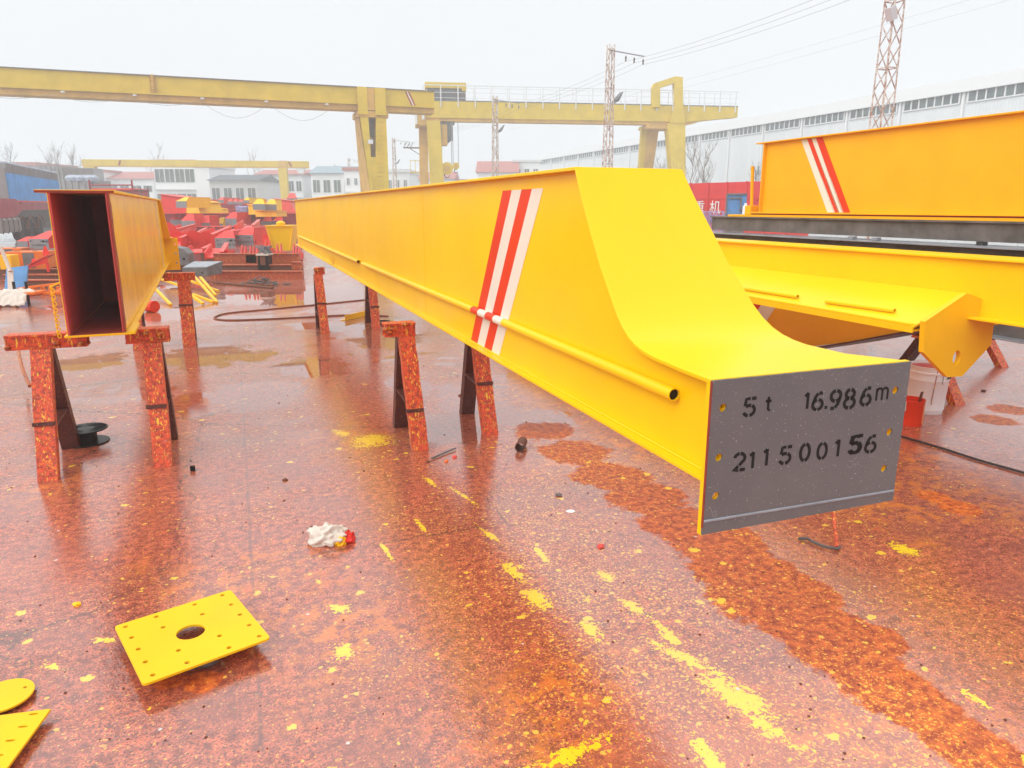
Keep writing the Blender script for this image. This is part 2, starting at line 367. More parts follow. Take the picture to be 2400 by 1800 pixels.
# ------------------------------------------------------------------ ground
def ground_mat():
    m, t, b = base('wet_painted_concrete')
    co = N(t, 'ShaderNodeTexCoord'); P = co.outputs['Object']       # object frame: x = across (c), y = along (s)
    sp = N(t, 'ShaderNodeSeparateXYZ'); t.links.new(P, sp.inputs[0]); X, Y = sp.outputs[0], sp.outputs[1]
    n_big = noise(t, .6, 3, .55, P); n_mid = noise(t, 3.2, 5, .65, P); n_fine = noise(t, 28, 4, .7, P); n_grit = noise(t, 120, 2, .6, P)
    n_med = noise(t, 11, 5, .75, P)
    MUL = lambda a_, b_: mathn(t, 'MULTIPLY', a_, b_)
    SUB = lambda a_, b_: mathn(t, 'SUBTRACT', a_, b_)
    ADD = lambda a_, b_: mathn(t, 'ADD', a_, b_)
    def blob(s_, c_, rs, rc, rot=0):
        mp = N(t, 'ShaderNodeMapping', vector_type='TEXTURE'); mp.inputs['Location'].default_value = (c_, s_, 0)
        mp.inputs['Rotation'].default_value = (0, 0, rot); mp.inputs['Scale'].default_value = (rc, rs, 1)
        t.links.new(P, mp.inputs['Vector']); ln = N(t, 'ShaderNodeVectorMath', operation='LENGTH'); t.links.new(mp.outputs[0], ln.inputs[0])
        return ln.outputs['Value']
    c = mixc(t, ramp(t, n_fine, .38, .60), (.24, .045, .026), (.68, .16, .075))
    c = mixc(t, ramp(t, n_grit, .50, .60, 0, .85), c, (.095, .024, .018))
    c = mixc(t, ramp(t, n_mid, .50, .68, 0, .6), c, (.26, .060, .036))
    c = mixc(t, MUL(ramp(t, n_big, .50, .60), ramp(t, n_med, .50, .56)), c, (.66, .18, .02))
    c = mixc(t, MUL(ramp(t, n_med, .60, .66), ramp(t, n_fine, .4, .5)), c, (.66, .12, .04))
    c = mixc(t, ramp(t, n_med, .40, .34, 0, .5), c, (.16, .07, .05))
    qd = onz(1560, 1420); ld = blob(qd.dot(D), qd.dot(NN), 1.5, .75, R(-6))
    zone = noise(t, .28, 4, .6, P, .6)
    c = mixc(t, ramp(t, zone, .50, .62, 0, .55), c, (.20, .055, .034))
    c = mixc(t, ramp(t, zone, .46, .38, 0, .45), c, (.58, .19, .11))
    ck = N(t, 'ShaderNodeTexVoronoi', feature='DISTANCE_TO_EDGE'); ck.inputs['Scale'].default_value = .55
    cw_ = N(t, 'ShaderNodeVectorMath', operation='ADD'); cc2 = N(t, 'ShaderNodeCombineXYZ'); t.links.new(MUL(n_mid, .5), cc2.inputs[0]); t.links.new(MUL(n_med, .12), cc2.inputs[1])
    t.links.new(P, cw_.inputs[0]); t.links.new(cc2.outputs[0], cw_.inputs[1]); t.links.new(cw_.outputs[0], ck.inputs['Vector'])
    c = mixc(t, MUL(ramp(t, ck.outputs['Distance'], .0015, .006, .75, 0), ramp(t, zone, .44, .5)), c, (.07, .02, .015))
    # band of deeper orange with hardly any glossy coat
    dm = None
    for (px, py, r_) in MATTE:
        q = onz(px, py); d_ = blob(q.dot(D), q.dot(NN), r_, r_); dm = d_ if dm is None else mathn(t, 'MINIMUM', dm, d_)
    matte = ramp(t, ADD(mathn(t, 'MINIMUM', dm, 3), ADD(MUL(n_mid, 1.3), MUL(n_med, .8))), 1.98, 2.12, 1, 0)
    c = mixc(t, MUL(matte, .7), c, mixc(t, ramp(t, n_fine, .40, .6), (.32, .040, .004), (.74, .16, .012)))
    drift = ramp(t, ADD(noise(t, 1.3, 3, .6, P), ramp(t, ld, .3, 1.8, .18, -.06)), .36, .74)
    # fine overspray flecks
    fl = noise(t, 85, 2, .6, P, .4)
    spk = ramp(t, SUB(fl, SUB(.664, MUL(drift, .105))), 0, .02)
    c = mixc(t, MUL(spk, .75), c, mixc(t, ramp(t, n_fine, .45, .55), (.86, .30, .05), (.86, .60, .06)))
    # drops of many sizes
    def drops(scale, thr, r0, r1, col, seedv, k=.95):
        nonlocal c
        v = N(t, 'ShaderNodeTexVoronoi'); v.inputs['Scale'].default_value = scale
        mp = N(t, 'ShaderNodeMapping'); mp.inputs['Location'].default_value = (seedv, seedv * .7, 0); t.links.new(P, mp.inputs['Vector'])
        wv = N(t, 'ShaderNodeVectorMath', operation='ADD'); t.links.new(mp.outputs[0], wv.inputs[0])
        cb = N(t, 'ShaderNodeCombineXYZ'); off = MUL(SUB(n_fine, .5), 1.1 / scale); t.links.new(off, cb.inputs[0]); t.links.new(MUL(SUB(n_med, .5), 1.1 / scale), cb.inputs[1]); t.links.new(cb.outputs[0], wv.inputs[1])
        t.links.new(wv.outputs[0], v.inputs['Vector']); sc = N(t, 'ShaderNodeSeparateColor'); t.links.new(v.outputs['Color'], sc.inputs[0])
        rad = ramp(t, sc.outputs[0], thr, 1, r0, r1); gate = ramp(t, ADD(sc.outputs[1], MUL(drift, .55)), .96, .98)
        on = MUL(ramp(t, SUB(rad, v.outputs['Distance']), 0, .03), MUL(gate, ramp(t, sc.outputs[0], thr, thr + .02)))
        c = mixc(t, MUL(on, k), c, col)
    drops(13, .35, .04, .30, (.90, .58, .03), 3.1)
    drops(34, .30, .06, .34, (.88, .52, .06), 7.7, .85)
    drops(5.2, .60, .02, .15, (.90, .60, .01), 1.3, .8)
    # larger poured splashes
    sp_n = ADD(MUL(n_med, 2.4), MUL(n_fine, 1.3)); mask = None
    for (px, py, rl, rw, ang) in SPLATS:
        q = onz(px, py); d_ = blob(q.dot(D), q.dot(NN), rl, rw, R(ang)); mask = d_ if mask is None else mathn(t, 'MINIMUM', mask, d_)
    mk = ADD(mathn(t, 'MINIMUM', mask, 3), sp_n)
    brk = noise(t, 60, 3, .7, P, .6)
    prob = ramp(t, mk, 2.1, 3.4, .64, .25)
    c = mixc(t, ramp(t, SUB(prob, brk), -.01, .012, 0, .97), c, (.92, .64, .004))
    vf = N(t, 'ShaderNodeTexVoronoi'); vf.inputs['Scale'].default_value = 6; t.links.new(P, vf.inputs['Vector'])
    c = mixc(t, ramp(t, vf.outputs['Distance'], .03, .045, .9, 0), c, (.70, .62, .58))
    # joints between the slabs
    jn = ADD(X, MUL(n_mid, .035)); q = onz(610, 1700); cj = q.dot(NN); q2 = onz(1200, 843)
    j1 = mathn(t, 'PINGPONG', SUB(jn, cj + .02), 3.1)
    j2 = mathn(t, 'PINGPONG', SUB(ADD(Y, MUL(n_mid, .05)), q2.dot(D)), 3.0)
    joint = MUL(ramp(t, mathn(t, 'MINIMUM', j1, j2), .003, .010, 1, 0), ramp(t, n_mid, .35, .6, .2, .8))
    c = mixc(t, MUL(joint, .7), c, (.10, .035, .03))
    # water
    pud = MUL(ramp(t, ADD(MUL(n_big, .75), MUL(n_mid, .25)), .515, .56), ramp(t, Y, 3.8, 6.5))
    pm = None
    for (px, py, rl, rw, ang) in PUDDLES:
        q = onz(px, py); d_ = blob(q.dot(D), q.dot(NN), rl, rw, R(ang)); pm = d_ if pm is None else mathn(t, 'MINIMUM', pm, d_)
    pm = ramp(t, ADD(ADD(mathn(t, 'MINIMUM', pm, 3), MUL(n_mid, 1.5)), MUL(n_med, .9)), 2.02, 2.14, 1, 0)
    pud = mathn(t, 'MAXIMUM', pud, pm)
    c = mixc(t, MUL(pud, .45), c, (.22, .045, .016))
    # beyond the painting yard the concrete is bare
    wide = mathn(t, 'MAXIMUM', ramp(t, ADD(Y, MUL(n_big, 6)), 30, 44), ramp(t, ADD(mathn(t, 'ABSOLUTE', X), MUL(n_big, 4)), 25, 31))
    wide = mathn(t, 'MAXIMUM', wide, ramp(t, ADD(Y, MUL(n_big, 4)), -6, -10))
    c = mixc(t, wide, c, mixc(t, n_mid, (.26, .25, .24), (.36, .35, .34)))
    t.links.new(c, b.inputs['Base Color'])
    b.inputs['Roughness'].default_value = .6; b.inputs['Specular IOR Level'].default_value = .3
    t.links.new(ramp(t, pud, 0, 1, 2.25, 3.0), b.inputs['Coat IOR'])
    cw = mathn(t, 'MAXIMUM', ramp(t, n_mid, .25, .55, .75, 1), pud)
    t.links.new(MUL(cw, ramp(t, matte, 0, 1, 1, .12)), b.inputs['Coat Weight'])
    wet_r = ramp(t, ADD(n_big, MUL(n_mid, .3)), .45, .8, .15, .05)
    rr_ = N(t, 'ShaderNodeMix'); t.links.new(pud, rr_.inputs[0]); t.links.new(wet_r, rr_.inputs[2]); rr_.inputs[3].default_value = .012
    t.links.new(rr_.outputs[0], b.inputs['Coat Roughness'])
    bn = N(t, 'ShaderNodeBump'); bn.inputs['Distance'].default_value = .004
    t.links.new(ADD(n_fine, MUL(n_grit, .5)), bn.inputs['Height']); t.links.new(ramp(t, pud, 0, 1, .5, .006), bn.inputs['Strength'])
    t.links.new(bn.outputs[0], b.inputs['Normal'])
    b2 = N(t, 'ShaderNodeBump'); b2.inputs['Distance'].default_value = .004; t.links.new(ADD(n_fine, MUL(n_grit, .5)), b2.inputs['Height'])
    t.links.new(ramp(t, pud, 0, 1, .27, .004), b2.inputs['Strength']); t.links.new(b2.outputs[0], b.inputs['Coat Normal'])
    return m
MATTE = [(1270, 1010, .22), (1350, 1060, .24), (1430, 1115, .22), (1520, 1170, .22), (1600, 1225, .22), (1690, 1275, .22), (1745, 1345, .23), (1790, 1400, .22), (1880, 1390, .16),
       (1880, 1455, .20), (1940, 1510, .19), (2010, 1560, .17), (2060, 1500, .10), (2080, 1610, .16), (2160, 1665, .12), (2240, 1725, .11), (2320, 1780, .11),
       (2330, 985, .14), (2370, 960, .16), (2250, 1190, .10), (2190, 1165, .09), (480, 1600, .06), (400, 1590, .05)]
SPLATS = [(870, 1032, .16, .15, 0), (800, 1015, .10, .05, 20), (1610, 1545, .17, .035, 25), (1715, 1625, .17, .07, 15),
          (1262, 1405, .09, .05, 0), (1270, 1300, .10, .02, 0), (795, 1425, .06, .03, 40), (805, 1525, .05, .035, 0),
          (2120, 1287, .08, .05, 10), (2290, 1640, .05, .02, 0), (1150, 1255, .10, .022, 12), (1090, 1165, .16, .015, 12),
          (1330, 1770, .03, .16, 10), (1680, 1795, .05, .03, 0), (985, 1230, .08, .015, 0), (1560, 1480, .10, .03, 0), (125, 1565, .05, .02, 50),
          (1205, 1340, .10, .03, 8), (1420, 1350, .05, .03, 0), (1480, 1420, .06, .03, 10), (1790, 1700, .12, .03, 20), (1385, 1480, .08, .03, 0), (1640, 1750, .06, .03, 0), (240, 1500, .05, .02, 60), (905, 1290, .12, .012, 5), (1010, 1130, .1, .02, 10)]
PUDDLES = [(690, 690, 1.9, 1.5, 0), (610, 925, .6, .4, 0), (1085, 930, .55, .22, 0), (1060, 1000, .45, .3, 0), (1260, 985, .35, .3, 0),
           (200, 850, .45, .4, 0), (480, 830, .8, .5, 0), (900, 790, .9, .5, 0), (730, 860, .5, .4, 0), (960, 905, .5, .2, 0), (1120, 960, .5, .3, 0)]
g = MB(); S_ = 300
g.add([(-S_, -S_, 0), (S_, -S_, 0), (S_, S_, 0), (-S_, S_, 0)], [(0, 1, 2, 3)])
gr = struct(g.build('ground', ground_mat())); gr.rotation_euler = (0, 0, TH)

# ------------------------------------------------------------------ stencil lettering
def arc(cx, cy, rx, ry, a0, a1, n=8):
    return [(cx + rx * math.cos(R(a0 + (a1 - a0) * i / n)), cy + ry * math.sin(R(a0 + (a1 - a0) * i / n))) for i in range(n + 1)]
GL = {
 '5': [[(.95, .97), (.62, .97)], [(.5, .97), (.2, .97), (.13, .58)], arc(.45, .32, .42, .28, 128, 72), arc(.45, .32, .42, .29, 60, -80), arc(.45, .32, .42, .29, -100, -160)],
 'stub': [],
 't': [[(.5, 1), (.5, .12), (.85, .03)], [(.08, .70), (.95, .70)]],
 '1': [[(.15, .80), (.62, .97)], [(.62, .99), (.62, .0)]],
 '6': [arc(.5, .30, .40, .28, 100, 262), arc(.5, .30, .40, .28, 278, 440), [(.13, .40), (.28, .74), (.48, .93)], [(.56, .95), (.85, .93)]],
 '.': [[(.5, 0), (.5, 1)]],
 '9': [arc(.5, .70, .40, .28, 98, 262), arc(.5, .70, .40, .28, 278, 442), [(.87, .60), (.72, .26), (.52, .07)], [(.44, .04), (.15, .05)]],
 '8': [arc(.5, .74, .34, .23, 100, 260), arc(.5, .74, .34, .23, 280, 440), arc(.5, .27, .42, .26, 100, 260), arc(.5, .27, .42, .26, 280, 440)],
 'm': [[(.10, .95), (.10, 0)], arc(.30, .66, .20, .28, 170, 0) + [(.50, 0)], arc(.70, .66, .20, .28, 150, 0) + [(.90, 0)]],
 '2': [arc(.5, .70, .38, .27, 170, 96), arc(.5, .70, .38, .27, 84, -30) + [(.48, .30)], [(.42, .26), (.08, .03), (.45, .03)], [(.56, .03), (.95, .03)]],
 '0': [arc(.5, .5, .36, .47, 98, 262), arc(.5, .5, .36, .47, 278, 442)],
 '3': [arc(.45, .74, .36, .23, 150, -80), arc(.45, .27, .42, .26, 80, -150)],
 '7': [[(.08, .97), (.92, .97), (.40, 0)]],
 '4': [[(.70, 0), (.70, 1), (.05, .30), (.95, .30)]],
}
def glyph(mb, ch, x0, x1, z0, z1, y, wd=.11, th=.0006):
    """strokes as thin raised ribbons in the xz plane"""
    wx = (x1 - x0); hz = (z1 - z0); t = wd * hz
    if ch == '.': t = hz
    for st in GL[ch]:
        pts = [Vector((x0 + p[0] * wx, z0 + t * .5 + p[1] * (hz - t))) for p in st]
        if ch == '.': pts = [Vector(((x0 + x1) / 2, z0)), Vector(((x0 + x1) / 2, z1))]
        nL, nR = [], []
        for i, p in enumerate(pts):
            a = pts[max(0, i - 1)]; b_ = pts[min(len(pts) - 1, i + 1)]; tt = (b_ - a).normalized(); pn = Vector((-tt.y, tt.x)) * t / 2
            nL.append(p + pn); nR.append(p - pn)
        for i in range(len(pts) - 1):
            a, b_, c_, d_ = nL[i], nL[i + 1], nR[i + 1], nR[i]
            mb.hexa([(a.x, y, a.y), (b_.x, y, b_.y), (c_.x, y, c_.y), (d_.x, y, d_.y)],
                    [(a.x, y - th, a.y), (b_.x, y - th, b_.y), (c_.x, y - th, c_.y), (d_.x, y - th, d_.y)])
def tinytext(mb, s, x0, z0, h, y, adv=.8):
    x = x0
    for ch in s:
        if ch != ' ': glyph(mb, ch, x, x + h * .55, z0, z0 + h, y, .16, .003)
        x += h * adv
def text_mesh(name, body, size, mat, parent, loc, rot, ext=.002, align='CENTER'):
    cu = bpy.data.curves.new(name, 'FONT'); cu.body = body; cu.size = size; cu.extrude = ext; cu.align_x = align
    o = bpy.data.objects.new(name, cu); COL.objects.link(o); bpy.context.view_layer.update()
    me = bpy.data.meshes.new_from_object(o.evaluated_get(bpy.context.evaluated_depsgraph_get()))
    bpy.data.objects.remove(o); me.materials.clear(); me.materials.append(mat)
    r = bpy.data.objects.new(name, me); COL.objects.link(r); r.parent = parent; r.location = loc; r.rotation_euler = rot
    return r

# ------------------------------------------------------------------ the main girder
S0, C0 = 1.525, 1.126
ZB, ZT = .780, 1.637
PROF = [(2.379, 1.637), (2.318, 1.530), (2.245, 1.420), (2.167, 1.310), (2.089, 1.217), (2.050, 1.173), (2.008, 1.135), (1.965, 1.107), (1.92, 1.090), (1.865, 1.079), (1.81, 1.0735), (1.671, 1.068), (1.545, 1.066)]
CRT = [1.560, 1.585, 1.612, 1.633, 1.655, 1.663, 1.672, 1.680, 1.684, 1.686, 1.688, 1.712, 1.80]
og = W(S0, 0, 0)
mg = thing('crane_girder', 'bright yellow girder with red and white stripes and numbered grey end plate', 'girder', W(S0, C0, 0), TH)
def LC(s, c): return (c - C0, s - S0)      # to local x,y
FT = .012
END = 15.2
# top flange: flat run + bend + curve down to the plate, flaring on the right
fl = MB(); st = []
rows = [(END, ZT, 1.56)] + [(5.0, ZT, 1.56)] + [(p[0], p[1], c) for p, c in zip(PROF, CRT)]
for i, (s_, z_, cr_) in enumerate(rows):
    a = rows[max(0, i - 1)]; b_ = rows[min(len(rows) - 1, i + 1)]
    t_ = Vector((b_[0] - a[0], b_[1] - a[1])).normalized(); nrm = Vector((t_.y, -t_.x)) # below side
    if nrm.y > 0: nrm = -nrm
    lo = (s_ + nrm.x * FT, z_ + nrm.y * FT)
    st.append([(0, s_ - S0, z_), (cr_ - C0, s_ - S0, z_), (cr_ - C0, lo[0] - S0, lo[1]), (0, lo[0] - S0, lo[1])])
vs = [p for r_ in st for p in r_]; fs = []
for i in range(len(st) - 1):
    for k in range(4):
        fs.append((i * 4 + k, i * 4 + (k + 1) % 4, (i + 1) * 4 + (k + 1) % 4, (i + 1) * 4 + k))
fs += [(0, 1, 2, 3), tuple((len(st) - 1) * 4 + k for k in range(4))]
fl.add(vs, fs); fl.build('top_flange', M['yellow'], mg, bevel=.0015, smooth=True)
# webs
wp = [(END - .05 - S0, ZB + .012), (END - .05 - S0, ZT - FT)] + [(p[0] - S0 + .004, p[1] - FT - .002) for p in PROF[:-1]] + [(.022, 1.052), (.022, ZB + .012)]
for x0, x1 in ((.040, .048), (.375, .383)):
    MB().prism(wp, x0, x1, 'x').build('web', M['yellow'], mg)
MB().box(0, .434, .022, END - S0, ZB, ZB + .011).build('bottom_flange', M['yellow'], mg, bevel=.0015)
MB().box(.05, .37, END - .09 - S0, END - .08 - S0, ZB + .02, ZT - .03).build('end_diaphragm', M['yellow'], mg)
# end plate with six bolt holes
PF = Frame(W(S0, C0, 0), NN)
HOL = [(1695, 956), (1685.5, 1073), (1678, 1163), (2099, 915.5), (2085, 1013), (2072, 1098.5)]
holes = [(PF.xz(*q) + (.0118,)) for q in HOL]
Mx = Matrix(((1, 0, 0, 0), (0, 0, 1, 0), (0, 1, 0, 0), (0, 0, 0, 1)))
PW = .687; PZ0, PZ1 = .632, 1.066
rnd = random.Random(5)
outl = []
def edge(p, q, n, amp):
    for i in range(n):
        f = i / n; x = p[0] + (q[0] - p[0]) * f; z = p[1] + (q[1] - p[1]) * f
        j = 0 if i == 0 else rnd.uniform(-amp, amp); outl.append((x + (j if abs(q[1] - p[1]) > .1 else 0), z + (j if abs(q[0] - p[0]) > .1 else 0)))
edge((0, PZ0), (PW, PZ0), 40, .0007); edge((PW, PZ0), (PW, PZ1 - .002), 26, .0012); edge((PW, PZ1 - .002), (0, PZ1 - .002), 40, .0006); edge((0, PZ1 - .002), (0, PZ0), 26, .0007)
pl = MB().holed(outl, holes, 0, .006, Mx).build('end_plate', M['plate'], mg)
pb = MB().holed([(-.001, PZ0 - .003), (PW + .001, PZ0 - .003), (PW + .001, PZ1), (-.001, PZ1)], holes, .006, .022, Mx)
pb.build('end_plate_edge', M['yellow'], mg, bevel=.001)
rb = MB(); z1, z2 = PF.xz(1651, 1222)[1], PF.xz(2093, 1150)[1]
rb.hexa([(.002, -.0025, z1 - .003), (PW - .002, -.0025, z2 - .003), (PW - .002, 0, z2 - .005), (.002, 0, z1 - .005)],
        [(.002, -.0025, z1 + .002), (PW - .002, -.0025, z2 + .002), (PW - .002, 0, z2 + .004), (.002, 0, z1 + .004)])
rb.build('weld_seam', M['lsteel'], mg, bevel=.0008)
MB().box(-.0015, .0012, -.0008, .0062, PZ0 + .02, PZ1 - .004).build('primed_edge', M['primer'], mg)
# lettering
def put(ch, cx, yt, yb, wd_, k=.115):
    tx = MB()
    X = lambda v: 1550 + v * .31646; Y = lambda v: 800 + v * .31646
    xc, zt = PF.xz(X(cx), Y(yt)); _, zb = PF.xz(X(cx), Y(yb)); xa, _ = PF.xz(X(cx - wd_ / 2), Y((yt + yb) / 2)); xb, _ = PF.xz(X(cx + wd_ / 2), Y((yt + yb) / 2))
    glyph(tx, ch, xa, xb, zb, zt, -.0002, k); tx.build('stencil_character', M['ink'], pl)
for a in [('5', 655, 408, 565, 96), ('t', 792, 400, 525, 46), ('1', 1078, 370, 510, 46), ('6', 1158, 365, 520, 88), ('.', 1218, 478, 500, 18), ('9', 1290, 350, 512, 88),
          ('8', 1395, 340, 507, 88), ('6', 1515, 328, 485, 86), ('m', 1635, 332, 442, 100), ('2', 578, 815, 968, 98), ('1', 672, 810, 950, 50), ('1', 775, 785, 930, 50),
          ('5', 920, 768, 918, 92), ('0', 1063, 745, 898, 90), ('0', 1190, 740, 883, 88), ('1', 1305, 718, 862, 50), ('5', 1432, 690, 842, 88), ('6', 1550, 685, 832, 90)]:
    put(*a, k=.16)
put('5', 1446, 686, 838, 88, .16)
# stripes on the web
for i, mt in enumerate(('stripe_red', 'stripe_white', 'stripe_red', 'stripe_white')):
    s_t = 3.222 - .118 * i; s_b = 3.742 - .115 * i; g_ = .0
    a = [(s_t, 1.574), (s_t - .118, 1.574), (s_b - .115, ZB + .012), (s_b, ZB + .012)]
    MB().prism([(q[0] - S0, q[1]) for q in a], .0385, .0398, 'x').build('stripe', M[mt], mg)
# conduit
PR = .0195; PX = .040 - PR + .001; PZ = .976
def sp(z): return 3.742 - .52 * (z - .792) / .782
cn = MB().pipe((PX, 1.727 - S0, PZ), (PX, 3.16 - S0, PZ), PR, .003, 20).build('conduit', M['yellow'], mg, smooth=True)
MB().tube([(PX, 1.735 - S0, PZ), (PX, 1.74 - S0, PZ)], PR - .0032, 18).build('bore_dark', M['ink'], cn)  # black disc stands in for the darkness inside the pipe
sa = 3.63
for i, mt in enumerate(('stripe_red', 'stripe_white', 'stripe_red', 'stripe_white')):
    MB().pipe((PX, sa - .118 * i - S0, PZ), (PX, sa - .118 * (i + 1) - S0, PZ), PR + .0006, .004, 20).build('conduit_stripe', M[mt], cn, smooth=True)
MB().pipe((PX, sa - S0, PZ), (PX, 7.18 - S0, PZ - .008), PR, .003, 20).build('conduit', M['yellow'], mg, smooth=True)
MB().pipe((PX, 7.45 - S0, PZ - .008), (PX, 14.6 - S0, PZ - .01), PR, .003, 14).build('conduit', M['yellow'], mg, smooth=True)
for s_ in (9.6, 14.3):
    c_ = MB(); c_.holed([(-.05, .06), (.05, .06), (.05, .14), (-.05, .14)], [(0, .10, .02)], -.004, .004, Matrix(((0, 0, 1, .01), (1, 0, 0, s_ - S0), (0, 1, 0, ZB - .03), (0, 0, 0, 1))))
    c_.box(-.01, .04, s_ - S0 - .03, s_ - S0 + .03, ZB + .03, ZB + .035); c_.build('lug', M['yellow'], mg)
for s_ in (4.75, 7.9, 11.0): MB().box(.0388, .0399, s_ - S0 - .004, s_ - S0 + .004, ZB + .02, ZT - .02).build('plate_joint', M['yellow2'], mg)
MB().tube([(.036, .05, .80), (.036, .06, 1.04)], .004, 6).build('weld_bead', M['yellow'], mg)
MB().tube([(.037, .9, ZT - FT - .003), (.037, END - S0 - .1, ZT - FT - .003)], .004, 6).build('weld_bead', M['yellow'], mg)
# weld bead under the conduit and along the flange
MB().tube([(.036, .04, ZB + .014), (.036, END - S0 - .1, ZB + .014)], .004, 6).build('weld_bead', M['yellow'], mg)

# ------------------------------------------------------------------ the open box girder on the left
d2 = dirvp(467); n2 = Vector((d2.y, -d2.x, 0)); a2 = math.atan2(n2.y, n2.x)
p0 = onz(303.8, 781, .8)
lg = thing('open_box_girder', 'yellow girder on the left with its open maroon end facing the camera', 'girder', (p0.x, p0.y, 0), a2)
WL = -.305; ZL0, ZL1 = .80, 1.588; LEN = 5.84
MB().box(WL, WL + .010, 0, LEN - .3, ZL0 + .008, ZL1 - .012).build('web', M['primer_in'], lg)
MB().box(WL - .004, WL - .0005, .0, LEN - .3, ZL0 + .008, ZL1 - .012).build('web_outer_skin', M['yellow_misty'], lg)
rwb = [(.006, ZL0 + .009), (.006, ZL1 - .012), (5.30, ZL1 - .012), (5.66, 1.13), (LEN - .02, 1.09), (LEN - .02, ZL0 + .009)]
MB().prism([(.075 if p[0] < .1 else p[0], p[1]) for p in rwb], -.028, -.020, 'x').build('web', M['yellow_misty'], lg)
MB().box(-.035, -.0285, 0, LEN - .4, ZL0 + .009, ZL1 - .012).build('web_inner_skin', M['primer_in'], lg)
# ragged band of bare primer at the cut end of the right web
rag = [(.0, ZL0 + .009), (.0, ZL1 - .012)]; rr = random.Random(2)
for i in range(9):
    z = ZL1 - .07 - i * (ZL1 - ZL0 - .14) / 8; rag.append((.075 + rr.uniform(-.012, .015) + (.02 if i in (3, 4) else 0), z))
rag.append((.05, ZL0 + .009))
MB().prism(rag, -.030, -.0185, 'x').build('primer_band', M['primer'], lg)
MB().box(WL - .06, .012, .0, 5.32, ZL1 - .011, ZL1 + .004).build('top_flange', M['yellow2'], lg, bevel=.002)
MB().box(WL - .06, .010, -.003, .0, ZL1 - .012, ZL1 + .001).build('flange_edge', M['primer'], lg, label='bare maroon cut edge of the top flange')
MB().box(WL - .02, .012, .0, LEN, ZL0 - .008, ZL0 + .004).build('bottom_flange', M['yellow2'], lg, bevel=.002)
MB().box(WL + .011, -.036, .004, LEN - .4, ZL0 + .004, ZL0 + .007).build('floor_lining', M['primer'], lg)
MB().box(WL + .011, -.036, 1.6, 1.612, ZL0 + .008, ZL1 - .012).build('inner_diaphragm', M['primer_in'], lg)
MB().box(-.003, .03, -.001, .35, ZL0 - .005, ZL0 + .012).build('corner_strip', M['yellow'], lg)
fx = MB()
fx.hexa([(WL - .06, 5.32, ZL1 - .011), (.012, 5.32, ZL1 - .011), (.06, 5.66, 1.13), (WL - .1, 5.66, 1.13)],
        [(WL - .06, 5.32, ZL1 + .004), (.012, 5.32, ZL1 + .004), (.06, 5.675, 1.14), (WL - .1, 5.675, 1.14)])
fx.box(WL - .1, .08, 5.67, LEN, 1.115, 1.13); fx.build('drop_flange', M['yellow2'], lg)
MB().holed([(WL - .10, .71), (.135, .71), (.135, 1.12), (WL - .10, 1.12)], [(.10, .80, .012), (.10, .92, .012), (.10, 1.04, .012)], LEN, LEN + .016, Mx).build('end_plate', M['yellow2'], lg)
for i, mt in enumerate(('stripe_white', 'stripe_white')):
    MB().prism([(4.55 + .16 * i, ZL1 - .03), (4.60 + .16 * i, ZL1 - .03), (4.99 + .16 * i, ZL0 + .01), (4.94 + .16 * i, ZL0 + .01)], -.0195, -.0185, 'x').build('stripe', M[mt], lg)
# thin primer seam low inside the left web
MB().box(WL + .0105, WL + .0125, .05, .30, ZL0 + .1, ZL0 + .102).build('seam', M['primer'], lg)
# ------------------------------------------------------------------ yellow chain hanging beside the open girder
ch = MB()
for i in range(16):
    z = 1.07 - i * .018; q = Vector((WL - .055 + .006 * (i % 2), .05, z))
    a = [q + Vector(((.008 if i % 2 else .003) * math.cos(k * math.pi / 3), (.003 if i % 2 else .008) * math.cos(k * math.pi / 3), .013 * math.sin(k * math.pi / 3))) for k in range(7)]
    ch.tube(a, .0035, 5)
ch.tube([(WL - .055, .05, 1.075), (WL - .005, .06, 1.10)], .004, 5)
co = ch.build('hanging_chain', M['yellow2']); co.location = (p0.x, p0.y, 0); co.rotation_euler = (0, 0, a2)
tag(co, 'yellow painted chain hanging down beside the left edge of the open girder', 'chain')

